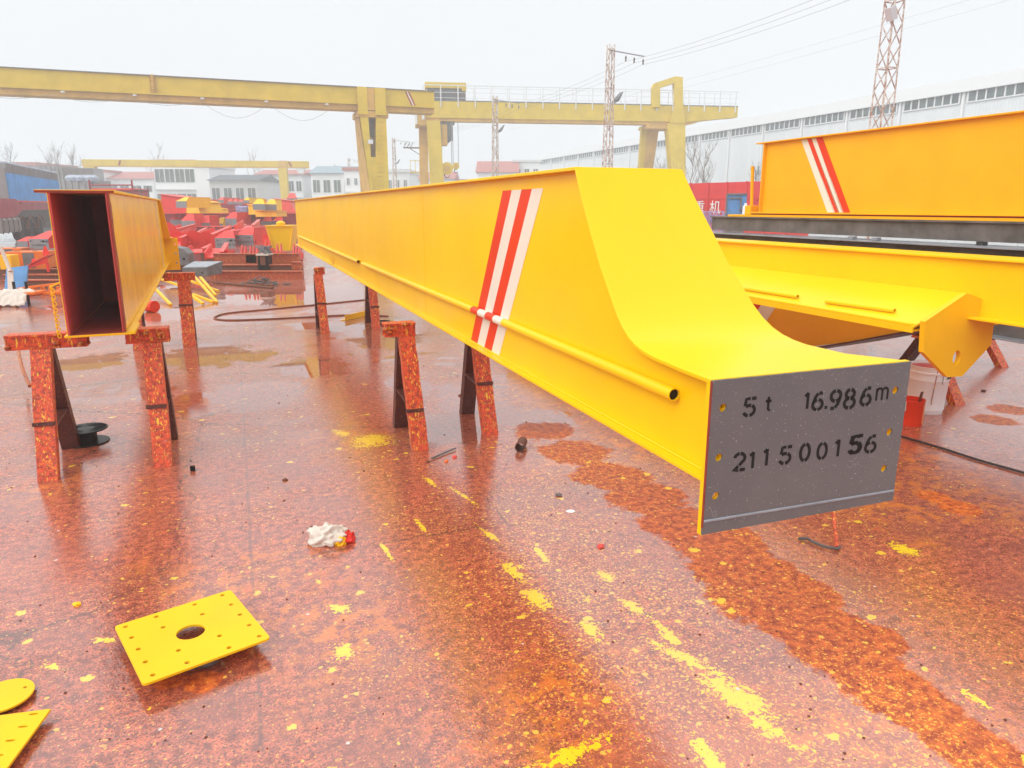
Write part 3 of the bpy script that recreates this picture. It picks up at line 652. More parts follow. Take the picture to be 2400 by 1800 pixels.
# ------------------------------------------------------------------ trestles
def trestle(label, s, c, h, spread=.27, h0=-.10, h1=.06, seed=0, legw=.10, B=.085, shift=0.0, group='paint-caked steel stands under the girders'):
    """one A-shaped stand: front channel leg, rear leg, short head beam, brace between the legs"""
    t_ = thing('steel_trestle', label, 'trestle', W(s, c, 0), TH, group); rd = random.Random(seed)
    cb = MB(); x0, x1 = h0, h1
    cb.box(x0, x1, -.055, .055, h - .012, h); cb.box(x0, x1, -.055, .055, h - B, h - B + .012)
    cb.box(x0 + .002, x1 - .002, -.050, -.040, h - B + .012, h - .012); cb.box(x0 + .002, x1 - .002, .040, .050, h - B + .012, h - .012)
    cbo = cb.build('head_beam', M['crust'], t_)
    for i in range(4):
        x = rd.uniform(x0, x1); r_ = rd.uniform(.012, .026); zc = h - rd.uniform(.0, .07)
        MB().lathe([(0, -r_ * .7), (r_ * .8, -r_ * .4), (r_, 0), (r_ * .7, r_ * .5), (0, r_ * .7)], (x, -.055, zc), 7).build('paint_lump', M['crust_y'], cbo, smooth=True)
    w2 = legw / 2; t2 = .035
    for sy in (-1, 1):
        l = MB(); top = Vector((0, sy * .03, h - B - .001)); bot = Vector((rd.uniform(-.01, .02) + shift, sy * spread, 0))
        def sec(o, xa=-w2, xb=w2, ya=-t2, yb_=t2): return [o + Vector((xa, ya, 0)), o + Vector((xb, ya, 0)), o + Vector((xb, yb_, 0)), o + Vector((xa, yb_, 0))]
        if sy < 0:
            kn_ = rd.uniform(.3, .6)
            for xa, xb, ya, yb_ in ((-w2, w2, -t2, -t2 + .012), (-w2, -w2 + .010, -t2 + .012, t2), (w2 - .010, w2, -t2 + .012, t2)):
                n_ = 9; prev = sec(bot, xa, xb, ya, yb_); rq = random.Random(seed + 7)
                for k in range(1, n_ + 1):
                    j = rq.uniform(-.0022, .0022); o = bot + (top - bot) * k / n_ + (Vector((j, 0, 0)) if k < n_ else Vector())
                    cur = sec(o, xa - abs(j) * .5, xb + abs(j) * .5, ya, yb_); l.hexa(prev, cur); prev = cur
            l.build('leg', M['crust'], t_)
            zc = h * kn_; yc = -spread + (spread - .03) * zc / (h - B) - t2
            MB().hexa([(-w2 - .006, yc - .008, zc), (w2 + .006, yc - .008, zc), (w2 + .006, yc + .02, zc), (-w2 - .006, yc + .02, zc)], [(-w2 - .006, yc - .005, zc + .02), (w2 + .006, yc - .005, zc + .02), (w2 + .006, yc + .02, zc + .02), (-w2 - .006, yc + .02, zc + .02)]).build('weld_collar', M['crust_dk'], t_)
        else:
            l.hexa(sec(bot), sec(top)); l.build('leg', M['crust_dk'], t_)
    zz = h * rd.uniform(.24, .4); y_ = spread * (1 - zz / (h - B))
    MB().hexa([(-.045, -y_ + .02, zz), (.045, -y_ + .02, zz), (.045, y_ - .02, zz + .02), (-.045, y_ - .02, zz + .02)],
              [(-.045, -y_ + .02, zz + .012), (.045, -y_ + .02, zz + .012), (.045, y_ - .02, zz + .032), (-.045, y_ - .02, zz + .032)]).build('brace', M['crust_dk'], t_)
    return t_
trestle('left stand of the pair under the red and white stripes', 4.60, .985, ZB, .27, -.14, .06, seed=1)
trestle('right stand of the pair under the red and white stripes', 4.75, 1.515, ZB, .28, -.05, .06, seed=2)
trestle('left stand under the main girder beyond the looped hose', 9.3, .93, ZB, .26, -.04, .08, seed=3)
trestle('right stand under the main girder beyond the looped hose', 9.45, 1.60, ZB, .28, -.05, .05, seed=4)
trestle('stand with long head left of the open maroon girder end', 4.85, -1.10, ZL0 - .008, .31, -.17, .24, seed=5)
trestle('stand under the right edge of the open maroon girder end', 4.85, -.52, ZL0 - .008, .28, -.14, .10, seed=6)
trestle('right stand under the far end of the left girder', 8.95, -.57, ZL0 - .008, .22, -.20, .12, seed=7, legw=.13)
trestle('short stand seen under the open girder, left of the rear stand', 8.9, -1.07, ZL0 - .008, .22, -.04, .12, seed=8)

# ------------------------------------------------------------------ right hand side: girders, steel sections, trestles
CM = 4.0
mgr = thing('stepped_girder', 'yellow girder on the right with inclined ledge, short pipes and eight-sided plate with a hole', 'girder', W(2.0, CM, 0), TH)
zt, zf = 1.217, .870
MB().box(0, .30, 0, 9.0, zt - .012, zt).build('top_flange', M['yellow'], mgr, bevel=.0015)
MB().box(.035, .045, .0, 9.0, zf + .012, zt - .012).build('web', M['yellow'], mgr)
MB().box(.255, .265, .0, 9.0, zf + .012, zt - .012).build('web', M['yellow'], mgr)
MB().box(-.06, .30, .0, 1.02, zf, zf + .012).build('bottom_flange', M['yellow'], mgr, bevel=.0015)
# inclined ledge: from the web down to a lip nearer the main girder
zl0, zl1 = 1.008, .818
lp = [(.034, zl0), (-.40, zl1 + .016), (-.40, zl1 - .02), (-.388, zl1 - .02), (-.388, zl1 + .006), (.034, zl0 - .012)]
MB().prism(lp, 1.05, 9.0, 'y').build('inclined_ledge', M['yellow'], mgr, bevel=.001)
MB().box(-.385, .30, 1.05, 9.0, zl1 - .012, zl1 - .002).build('underside_sheet', M['yellow2'], mgr)
FG = Frame(W(2.98, CM, 0), NN)
hx = [FG.xz(*q) for q in [(2267, 687), (2168, 754), (2164, 826), (2220, 884), (2255, 882), (2323, 808), (2330, 757), (2300, 700)]]
hc = FG.xz(2242.5, 839)
MB().holed(hx, [(hc[0], hc[1], .032, .045, 0)], .98, 1.012, Mx).build('end_plate', M['yellow2'], mgr, bevel=.001)
def ledge_pt(px, py, off=.016):
    p = W(0, CM - .40, zl1 + .016); q = W(0, CM + .034, zl0); u = (q - p); nrm = D.cross(u).normalized()
    if nrm.z < 0: nrm = -nrm
    x = onplane(px, py, p + nrm * off, nrm); x = x - W(2.0, CM, 0); return Vector((x.dot(NN), x.dot(D), x.z))
for a, b_ in (((1740, 675), (1870, 695)), ((1936, 706), (2097, 728))):
    p = ledge_pt(*a); q = ledge_pt(*b_); MB().pipe(p, q, .014, .003, 16).build('conduit', M['yellow'], mgr, smooth=True)
MB().box(-.399, -.30, 1.06, 8.9, zl1 + .019, zl1 + .030, ).build('lip_strip', M['yellow'], mgr)

# tapered girder end seen under the ledge
GC = 4.75
tg = thing('tapered_girder', 'striped amber girder end half hidden under the ledge of the stepped girder', 'girder', W(3.2, GC, 0), TH)
def pcs(px, py, c): v = onplane(px, py, NN * c, NN); return v.dot(D) - 3.2, v.z
tp = [pcs(2142, 772, GC), pcs(1998, 800, GC), pcs(1907, 812, GC), pcs(1700, 845, GC), pcs(1500, 850, GC), pcs(1500, 590, GC), pcs(2142, 700, GC)]
MB().prism(tp, 0, .012, 'x').build('web', M['orange'], tg)
bt = [pcs(2148, 772, GC), pcs(1998, 800, GC), pcs(1907, 814, GC), pcs(1700, 848, GC), pcs(1500, 853, GC)]
for i in range(len(bt) - 1): pass
ff = MB(); n_ = len(bt)
ff.add([(-.04, p[0], p[1]) for p in bt] + [(.30, p[0], p[1]) for p in bt] + [(-.04, p[0], p[1] - .014) for p in bt] + [(.30, p[0], p[1] - .014) for p in bt],
       [(i, i + 1, n_ + i + 1, n_ + i) for i in range(n_ - 1)] + [(2 * n_ + i, 2 * n_ + i + 1, 3 * n_ + i + 1, 3 * n_ + i) for i in range(n_ - 1)] +
       [(i, i + 1, 2 * n_ + i + 1, 2 * n_ + i) for i in range(n_ - 1)] + [(n_ + i, n_ + i + 1, 3 * n_ + i + 1, 3 * n_ + i) for i in range(n_ - 1)] +
       [(0, n_, 3 * n_, 2 * n_), (n_ - 1, 2 * n_ - 1, 4 * n_ - 1, 3 * n_ - 1)])
ff.build('bottom_flange', M['crust_dk'], tg, label='brownish underside flange')  # darker brown along the girder's lower edge
for i, (mt, xa, xb) in enumerate((('stripe_red', 1745, 1793), ('stripe_white', 1793, 1830), ('stripe_red', 1700, 1745))):
    sh = 58
    a = [pcs(xa, 700, GC - .002), pcs(xb, 700, GC - .002), pcs(xb - sh, 790, GC - .002), pcs(xa - sh, 790, GC - .002)]
    MB().prism(a, -.002, -.0008, 'x').build('stripe', M[mt], tg)

# grey rolled sections stacked behind, and the amber girder on top
GS = 5.2
def ibeam(mb, x, z, w_, h_, y0, y1, tf=.014, tw=.010):
    mb.box(x - w_ / 2, x + w_ / 2, y0, y1, z, z + tf); mb.box(x - w_ / 2, x + w_ / 2, y0, y1, z + h_ - tf, z + h_)
    mb.box(x - tw / 2, x + tw / 2, y0, y1, z + tf, z + h_ - tf)
steelbeams = []
def rolled(label, s0, c, z, w_, h_, ln, mat='dsteel', chan=False):
    t_ = thing('steel_beam', label, 'beam', W(s0, c, 0), TH, 'grey rolled steel sections stacked on the right')
    b_ = MB()
    if chan:
        b_.box(0, .012, 0, ln, z + .014, z + h_ - .014); b_.box(-.0, w_, 0, ln, z, z + .014); b_.box(-.03, w_, 0, ln, z + h_ - .014, z + h_)
        b_.build('web', M[mat], t_)
    else:
        b_.box(w_ / 2 - .006, w_ / 2 + .006, 0, ln, z + .014, z + h_ - .014); b_.build('web', M[mat], t_)
        MB().box(0, w_, 0, ln, z, z + .014).build('bottom_flange', M['lsteel'], t_, bevel=.002)
        MB().box(0, w_, 0, ln, z + h_ - .014, z + h_).build('top_flange', M['lsteel'], t_, bevel=.002)
    return t_
rb1 = rolled('upper dark steel channel directly under the amber girder', 2.2, 5.2, 1.252, .22, .150, 5.05, 'dsteel', True)
rb2 = rolled('wet grey steel beam lying below the dark channel', 2.0, 5.06, 1.08, .30, .145, 5.3)
for q in ((1893, 560), (2000, 562), (2318, 570)):
    v = onz(q[0], q[1] + 3, 1.226); l_ = v - W(2.0, 5.06, 0)
    MB().box(max(.01, min(.2, l_.dot(NN))), max(.01, min(.2, l_.dot(NN))) + .05, l_.dot(D) - .03, l_.dot(D) + .03, 1.2255, 1.252).build('cleat', M['lsteel'], rb2, bevel=.003)
rolled('lowest grey steel beam of the stack with pale lower flange', 2.0, 5.16, .560, .22, .50, 4.6)
og_ = thing('amber_girder', 'long amber girder high on the right with slanted white and red stripes', 'girder', W(2.0, GS, 0), TH)
def ps(px, py, c=GS): v = onplane(px, py, NN * c, NN); return v.dot(D) - 2.0, v.z
zo0, zo1 = 1.438, 2.155
aL = ps(1772, 334.6)[0]
MB().box(.05, .062, .0, aL - .12, zo0 + .014, zo1 - .012).build('web', M['orange'], og_)
MB().box(.40, .412, .0, aL - .12, zo0 + .014, zo1 - .012).build('web', M['orange'], og_)
MB().box(0, .47, .0, aL, zo1 - .012, zo1).build('top_flange', M['orange'], og_, bevel=.0015)
MB().box(0, .47, .0, aL, zo0, zo0 + .014).build('bottom_flange', M['orange'], og_, bevel=.0015)
MB().box(-.03, .5, .0, aL + .35, 1.403, 1.424).build('base_rail', M['orange'], og_)
MB().box(.02, .45, .0, aL + .02, 1.4245, 1.4375).build('packing_strip', M['primer'], og_)
MB().prism([(aL - .12, zo0 + .014), (aL - .02, zo0 + .014), (aL + .0, zo1 - .012), (aL - .12, zo1 - .012)], .42, .46, 'x').build('side_gusset', M['orange'], og_)
MB().box(.01, .46, aL - .12, aL - .108, zo0 + .014, zo1 - .012).build('end_plate', M['orange'], og_)
for i, (mt, xa, xb) in enumerate((('stripe_white', 1868, 1882), ('stripe_red', 1882, 1892), ('stripe_white', 1892, 1902), ('stripe_red', 1902, 1917))):
    k = 62; t0 = ps(xa + (0), 334); t1 = ps(xb, 334)
    b0 = ps(xa + 62, 496); b1 = ps(xb + 66, 496)
    MB().prism([(t0[0], zo1 - .016), (t1[0], zo1 - .016), (b1[0] , zo0 + .016), (b0[0], zo0 + .016)], .047, .0495, 'x').build('stripe', M[mt], og_)
jk = thing('screw_jack', 'small amber jack standing at the left end of the amber girder', 'jack', W(2.0 + aL + .12, GS + .1, 0), TH)
MB().box(-.05, .05, -.05, .05, 1.4245, 1.52).build('body', M['orange'], jk, bevel=.006)
MB().tube([(0, 0, 1.52), (-.01, .02, 1.93)], .018, 10).build('spindle', M['orange'], jk, smooth=True)
MB().box(.04, .10, -.02, .02, 1.46, 1.50).build('bracket', M['dsteel'], jk, bevel=.003)

trestle('low stand with splayed legs just behind the white pail', 4.25, 5.2, .56, .34, -.12, .12, seed=11)
trestle('low stand at the far right edge with a dark cross tie', 5.15, 6.85, .56, .40, -.9, .1, seed=12)
trestle('low stand in the gap under the ledge of the stepped girder', 5.95, 5.25, .56, .30, -.1, .1, seed=13)
trestle('stand holding the hidden far end of the stepped girder', 9.0, 4.1, zl1 - .014, .3, -.2, .2, seed=14)

# ------------------------------------------------------------------ pails
q = onz(2165, 962)
pw = thing('paint_pail', 'large white plastic pail with ribbed rim standing behind the numbered plate', 'pail', (q.x, q.y, 0))
MB().lathe([(0, .004), (.118, .004), (.121, .0), (.126, .03), (.129, .032), (.127, .04), (.130, .10), (.138, .25), (.141, .255), (.139, .262), (.141, .30), (.146, .305), (.146, .315), (.142, .32), (.143, .345), (.146, .348), (.146, .358), (.139, .358), (.137, .30), (.12, .02), (0, .018)], n=40).build('bucket', M['pail'], pw, smooth=True)
MB().lathe([(0, .335), (.136, .335), (.136, .341), (0, .341)], n=32).build('contents', M['red2'], pw)
for i, (x, s_) in enumerate(zip(range(4), '拓立漆料')):
    a = -R(58) + i * .19; text_mesh('lettering', s_, .034, M['ink'], pw, (.1445 * math.cos(a), .1445 * math.sin(a), .272), (R(90), 0, a + R(90)), .0008)
MB().tube([(-.02, -.141, .34), (-.025, -.139, .24), (-.03, -.134, .12), (-.028, -.131, .08)], .0028, 5).build('paint_run', M['crust_y'], pw)
MB().tube([(.03, -.1445, .31), (.026, -.1445, .29), (.027, -.142, .25), (.03, -.141, .235)], .0016, 5).build('handle_scuff', M['ink'], pw)
q = onz(2128, 992)
pr = thing('paint_tin', 'small open tin of red paint in front of the white pail', 'tin', (q.x, q.y, 0))
MB().lathe([(0, .003), (.088, .003), (.090, 0), (.090, .17), (.093, .174), (.093, .182), (.086, .182), (.086, .02), (0, .02)], n=36).build('tin_body', M['stripe_red'], pr, smooth=True)
MB().lathe([(0, .145), (.086, .145), (.086, .150), (0, .150)], n=32).build('paint', M['stripe_red'], pr)
lb = MB(); a0, a1 = R(-58), R(0)
lb.add([(.0912 * math.cos(a0 + (a1 - a0) * i / 10), .0912 * math.sin(a0 + (a1 - a0) * i / 10), z) for z in (.015, .155) for i in range(11)], [(i, i + 1, i + 12, i + 11) for i in range(10)])
lb.build('tin_label', M['orange_bar'], pr)
MB().bar((.06, .01, .12), (.066, -.01, .235), .022, .008).build('stirring_stick', M['rust2'], pr, bevel=.003)
MB().tube([(-.088, -.025, .178), (-.093, -.03, .15), (-.092, -.03, .10), (-.091, -.03, .04)], .006, 7).build('drip', M['red2'], pr)
MB().tube([(-.07, -.058, .178), (-.073, -.062, .15), (-.070, -.062, .11)], .008, 7).build('drip', M['cloth'], pr)

# ------------------------------------------------------------------ plates and litter on the floor
q = [onz(*p, .06) for p in ((264, 1468), (538, 1383), (636, 1493), (338.6, 1604.5))]
ctr = (q[0] + q[1] + q[2] + q[3]) / 4; ux = ((q[1] - q[0]) + (q[2] - q[3])).normalized(); uy = Vector((-ux.y, ux.x, 0))
hw_ = ((q[1] - q[0]).length + (q[2] - q[3]).length) / 4; hh_ = ((q[3] - q[0]).length + (q[2] - q[1]).length) / 4
fp = thing('drilled_plate', 'square yellow steel plate with a round centre hole and many small holes', 'plate', (ctr.x, ctr.y, 0), math.atan2(ux.y, ux.x))
def rrect(w_, h_, r, n=5):
    o = []
    for cx, cy, a in ((w_ - r, h_ - r, 0), (-w_ + r, h_ - r, 90), (-w_ + r, -h_ + r, 180), (w_ - r, -h_ + r, 270)):
        o += [(cx + r * math.cos(R(a + 90 * i / n)), cy + r * math.sin(R(a + 90 * i / n))) for i in range(n + 1)]
    return o
hl = []
for cxp, cyp in [(930, 533), (975, 613), (1025, 698), (1077, 793), (1132, 890), (1158, 459), (1442, 369), (1648, 300), (1712, 369), (1778, 443), (1846, 521), (1920, 603), (1696, 687), (1386, 799), (1208, 537), (1500, 440), (1626, 600), (1322, 708)]:
    v = onz(cxp * .31646, 1300 + cyp * .31646, .06) - Vector((ctr.x, ctr.y, 0)); hl.append((v.dot(ux), v.dot(uy), .0085))
v = onz(1412 * .31646, 1300 + 572 * .31646, .06) - Vector((ctr.x, ctr.y, 0)); hl.append((v.dot(ux), v.dot(uy), .047))
MB().holed(rrect(hw_, hh_, .014), hl, .052, .060, Matrix.Identity(4)).build('plate', M['yellow2'], fp, bevel=.0012)
q = onz(480, 1560); sp_ = thing('crushed_can', 'dark crushed can wedged under the front edge of the drilled yellow plate', 'can', (q.x, q.y + .02, 0))
MB().lathe([(0, 0), (.036, .001), (.042, .01), (.040, .03), (.044, .046), (.03, .050), (0, .0505)], n=18).build('can_body', M['dsteel'], sp_, smooth=True)
tf = MB(); rd = random.Random(8)
for i in range(60):
    a = rd.uniform(0, 6.28); p = Vector((-.02 + rd.gauss(0, .02), -.035 + rd.gauss(0, .01), .045))
    tf.bar(p, p + Vector((rd.gauss(0, .012), rd.gauss(0, .012), rd.uniform(-.03, .0))), .0015)
tf.build('frayed_bristles', M['crust_y'], sp_)
# round plate and slotted corner plate, both cut by the picture's edge
q = onz(8, 1643); dr = .085
dc = tag(MB().holed([(dr * math.cos(k * .105), dr * 1.0 * math.sin(k * .105)) for k in range(60)], [(.045, .04, .006)], .004, .010, Matrix.Identity(4)).build('round_plate', M['yellow2'], bevel=.001), 'round yellow plate lying at the left edge of the floor', 'plate')
dc.location = (q.x, q.y, .01)
c0_ = onz(122, 1681); a_ = onz(-160, 1722); b_ = onz(5, 1842); e_ = onz(-160, 1900)
pp = [(v.x - c0_.x, v.y - c0_.y) for v in (c0_, b_, e_, a_)]
sl_ = []
for x, y in ((82, 1694), (57, 1724), (28, 1757), (0, 1792)):
    v = onz(x, y) - c0_; sl_.append((v.x, v.y, .014, .0045, R(8)))
cp = tag(MB().holed(pp, sl_, .022, .030, Matrix.Identity(4)).build('slotted_plate', M['yellow2'], bevel=.001), 'pointed yellow plate with slots in the bottom left corner', 'plate')
cp.location = (c0_.x, c0_.y, 0); cp.rotation_euler = (0, R(1.0), 0)

def crumple(name, loc, rx, ry, rz_, mat, label, cat, seed=0, parent=None):
    bm = bmesh.new(); bmesh.ops.create_icosphere(bm, subdivisions=5, radius=1)
    from mathutils import noise as mn
    for v in bm.verts:
        p = v.co.copy(); n_ = mn.ridged_multi_fractal(p * 1.5 + Vector((seed, 0, 0)), 1.0, 2.1, 4, .9, 1.8)
        k = .62 + .24 * n_ + .2 * mn.noise(p * 3 + Vector((0, seed, 0)))
        v.co = Vector((p.x * rx * k, p.y * ry * k, max(0, p.z * rz_ * k * 1.0 + rz_ * .25)))
    me = bpy.data.meshes.new(name); bm.to_mesh(me); bm.free(); me.materials.append(mat)
    for p in me.polygons: p.use_smooth = True
    o = bpy.data.objects.new(name, me); COL.objects.link(o); o.location = loc
    if parent: o.parent = parent
    elif label: tag(o, label, cat)
    return o
q = onz(770, 1268)
rg = thing('paint_rag', 'crumpled whitish rag smeared with red and yellow paint on open floor', 'rag', (q.x, q.y, 0))
crumple('cloth', (0, 0, 0), .115, .075, .075, M['cloth'], None, None, 3, rg)
crumple('stained_fold', (.08, .0, 0), .05, .05, .045, M['red'], None, None, 5, rg)['label'] = 'red stained fold of the rag'
crumple('stained_fold', (.06, -.034, 0), .035, .025, .04, M['yellow2'], None, None, 9, rg)['label'] = 'yellow stained fold of the rag'
q = onz(1338, 1199); crumple('paper_scrap', (q.x, q.y, 0), .028, .02, .006, M['pail'], 'scrap of white paper on the floor right of the rag', 'scrap', 4)
# wire spool
q = onz(205, 1036)
sp_ = thing('wire_spool', 'empty black plastic wire spool lying beside the left trestle', 'spool', (q.x, q.y, 0))
MB().lathe([(.03, .0), (.13, .0), (.132, .004), (.13, .008), (.03, .008)], n=40).build('lower_rim', M['black'], sp_)
MB().lathe([(.0, .008), (.062, .008), (.062, .088), (.0, .088)], n=28).build('core', M['black'], sp_, smooth=True)
up = MB().lathe([(.045, .088), (.13, .088), (.132, .092), (.13, .096), (.045, .096)], n=40).build('upper_rim', M['black'], sp_)
rb_ = MB()
for k in range(36):
    a = k * math.pi / 18; rb_.bar((.055 * math.cos(a), .055 * math.sin(a), .0975), (.122 * math.cos(a), .122 * math.sin(a), .0975), .003, .003)
rb_.build('ribs', M['black'], up)
# pipe stub, stick, small lumps
q = onz(1218, 1060); v = onz(1232, 1030); dd = (v - q).normalized()
ps_ = MB().pipe((q.x, q.y, .031), (q.x + dd.x * .13, q.y + dd.y * .13, .031), .031, .003, 18).build('pipe_stub', M['rust2'], None, smooth=True)
tag(ps_, 'short rusty pipe stub lying on wet floor right of the trestle', 'pipe')
a, b_ = onz(1011, 1077), onz(1068, 1054)
tag(MB().bar((a.x, a.y, .008), (b_.x, b_.y, .012), .012, .008).build('steel_strip', M['dsteel'], None, bevel=.002), 'thin dark steel strip lying in front of the trestle', 'strip')
def lump(px, py, r, mat, name, label, cat, seed):
    q = onz(px, py); rd = random.Random(seed); bm = bmesh.new(); bmesh.ops.create_icosphere(bm, subdivisions=2, radius=1)
    from mathutils import noise as mn
    for v in bm.verts:
        k = 1 + .45 * mn.noise(v.co * 1.6 + Vector((seed * 3.1, 0, 0))); v.co = Vector((v.co.x * r * k, v.co.y * r * k * .8, max(-.2 * r, v.co.z * r * .6 * k) + .2 * r))
    me = bpy.data.meshes.new(name); bm.to_mesh(me); bm.free(); me.materials.append(mat); o = bpy.data.objects.new(name, me); COL.objects.link(o)
    o.location = (q.x, q.y, 0); tag(o, label, cat, 'lumps of dried paint and stone on the floor'); return o
lump(1065, 1072, .017, M['red2'], 'stone', 'reddish stone nearest the thin steel strip, on its right', 'stone', 1)
lump(1046, 1082, .014, M['orange_bar'], 'stone', 'orange stone below the thin steel strip', 'stone', 2)
lump(1004, 1083, .013, M['rust2'], 'stone', 'brown stone at the lower left end of the thin steel strip', 'stone', 3)
lump(668, 1126, .016, M['rust2'], 'stone', 'brown stone above the paint rag', 'stone', 4)
lump(1080, 928, .02, M['rust2'], 'stone', 'stone on the puddle between the legs of the striped girder trestle', 'stone', 5)
lump(1408, 1282, .018, M['red2'], 'stone', 'reddish crumb below the lower left corner of the numbered plate', 'stone', 6)
lump(1310, 1162, .018, M['dsteel'], 'stone', 'dark crumb above the white paper scrap', 'stone', 7)
lump(180, 1418, .016, M['yellow2'], 'paint_flake', 'curled yellow paint flake left of the drilled plate', 'flake', 8)
lump(2305, 917, .02, M['rust2'], 'stone', 'brown stone right of the low trestle and pail', 'stone', 9)
q = onz(452, 1103)
nb = tag(MB().box(-.014, .014, -.012, .012, 0, .030).build('steel_nut', M['black'], None, bevel=.003), 'small black block standing alone on the floor right of the left trestle', 'block'); nb.location = (q.x, q.y, 0); nb.rotation_euler = (0, 0, .4)
# drain stick and hose end under the numbered plate
a, b_ = onz(1945, 1195, .05), onz(1962, 1283, .012)
tag(MB().tube([(a.x, a.y, .16), ((a.x + b_.x) / 2, (a.y + b_.y) / 2, .07), (b_.x, b_.y, .012)], .009, 10).build('rusty_rod', M['crust'], None, smooth=True), 'short rusty rod leaning up beneath the numbered plate', 'rod')
pts = [onz(x, y, .012) for x, y in ((1872, 1262), (1893, 1262), (1905, 1270), (1930, 1280), (1962, 1286), (1968, 1282))]
tag(MB().tube(pts, .007, 8).build('bent_hook', M['dsteel'], None, smooth=True), 'black bent hook lying at the foot of the rusty rod', 'hook')
# small gravel, stuff
gvl = MB(); rd = random.Random(21)
for i in range(260):
    px = rd.uniform(0, 2400); py = 640 + 1160 * rd.random() ** .8; q = onz(px, py); r_ = rd.uniform(.0015, .004) * (1 + .2 * q.y)
    gvl.lathe([(0, 0), (r_, r_ * .2), (r_ * .6, r_ * .7), (0, r_ * .8)], (q.x, q.y, 0), 5)
go = gvl.build('grit', M['rust2'], None); go['kind'] = 'stuff'; go['label'] = 'fine crumbs of paint and grit scattered over the floor'
# cables
def cable(name, pts, r, mat, label, z=.008):
    P_ = [onz(x, y, z) for x, y in pts]; Q_ = []
    for i in range(len(P_) - 1):
        p0_ = P_[max(0, i - 1)]; p1, p2 = P_[i], P_[i + 1]; p3 = P_[min(len(P_) - 1, i + 2)]
        for k in range(8):
            t_ = k / 8; Q_.append(.5 * ((2 * p1) + (p2 - p0_) * t_ + (2 * p0_ - 5 * p1 + 4 * p2 - p3) * t_ * t_ + (3 * p1 - p0_ - 3 * p2 + p3) * t_ ** 3))
    Q_.append(P_[-1]); return tag(MB().tube(Q_, r, 7).build(name, M[mat], None, smooth=True), label, 'cable')
cable('cable', [(2110, 1022), (2200, 1048), (2300, 1080), (2430, 1116)], .007, 'cable', 'thin dark cable running off to the right beside the paint tin')
cable('cable', [(860, 702), (760, 712), (640, 724), (540, 733), (505, 742), (510, 748), (560, 750), (700, 744), (830, 738), (910, 741)], .011, 'rust_cable', 'muddy looped hose on the puddle between the two girders')
cable('yellow_strap', [(42, 790), (45, 830), (55, 870), (70, 905)], .012, 'crust_y', 'yellow strap trailing down left of the open girder trestle', .3)
a, b_ = onz(810, 752), onz(868, 738)
ag = thing('steel_angle', 'flat yellow plate standing on edge beside the far trestle leg', 'plate', (a.x, a.y, 0), math.atan2(b_.y - a.y, b_.x - a.x))
MB().box(0, (b_ - a).length * 1.1, 0, .012, 0, .075).build('upright_face', M['yellow2'], ag, bevel=.004); MB().box(.0, (b_ - a).length * 1.1, .0125, .08, 0, .008).build('foot_face', M['yellow2'], ag)
for x, y, l_ in ((930, 783, 'empty dark tray left of the trestle under the stripes'), (897, 758, 'dark ring of hose by the far trestle leg')):
    q = onz(x, y); o = MB().lathe([(.06, .0), (.11, .0), (.115, .02), (.11, .03), (.10, .03), (.095, .012), (.06, .012)], n=20).build('tray', M['dsteel'] if x > 900 else M['black']); o.location = (q.x, q.y, 0); tag(o, l_, 'tray')
# red and white can beneath the left girder
a = onz(352, 731); b_ = onz(386, 738)
cn_ = thing('paint_can', 'red and white spray can drum on its side below the left girder', 'can', (a.x, a.y, .085), 0, rot=(R(90), 0, R(62)))
MB().lathe([(0, -.02), (.085, -.02), (.085, .12), (0, .12)], n=26).build('can_body', M['stripe_red'], cn_)
MB().lathe([(0, -.075), (.078, -.075), (.084, -.06), (.0855, -.0205), (0, -.0205)], n=26).build('can_shoulder', M['cloth'], cn_)
# yellow channel offcuts in the puddle
yb = [((395, 640), (512, 682)), ((470, 650), (505, 692)), ((448, 640), (508, 708)), ((452, 690), (500, 708)), ((448, 692), (476, 712)), ((365, 678), (400, 714)), ((380, 655), (440, 676))]
for i, (a, b_) in enumerate(yb):
    h0 = .22 if i in (0, 1, 2) else .12
    p = onz(a[0], a[1], h0); q = onz(b_[0], b_[1], .02)
    o = MB().bar(p, q, .045, .035).build('yellow_bar', M['yellow2'], None, bevel=.003)
    tag(o, ['yellow square bar reaching furthest right over the puddle', 'yellow bar crossing at the back of the bundle behind the far left trestle', 'long yellow bar sloping forward over the puddle edge', 'short yellow bar ending nearest the puddle', 'short yellow bar lowest in the bundle right of the trestle', 'yellow bar in front of the far trestle, left of it', 'yellow bar behind the far trestle leg, pointing left'][i], 'bar', 'yellow bars dropped under the left girder')
# chain heap on a rod
q = onz(610, 668)
cz = thing('chain_heap', 'heap of dark chain on the floor at the puddle\'s far edge', 'chain', (q.x, q.y, 0)); hb = MB(); rd = random.Random(4)
for i in range(70):
    p = Vector((rd.gauss(0, .22), rd.gauss(0, .12), 0)); p.z = .02 + max(0, .16 - p.length * .4) * rd.random(); a = rd.uniform(0, 6.28); tl = rd.uniform(-.6, .6)
    u = Vector((math.cos(a), math.sin(a), tl * .4)).normalized(); v = Vector((-math.sin(a), math.cos(a), .2))
    hb.tube([p + u * .045 * math.cos(k * math.pi / 3) + v * .022 * math.sin(k * math.pi / 3) for k in range(7)], .009, 5)
hb.build('links', M['dsteel'], cz)
a, b_ = onz(500, 665), onz(640, 677)
tag(MB().tube([(a.x, a.y, .03), (b_.x, b_.y, .02)], .02, 8).build('rusty_pole', M['rust2'], None), 'rusty pole lying under the chain heap', 'pole')

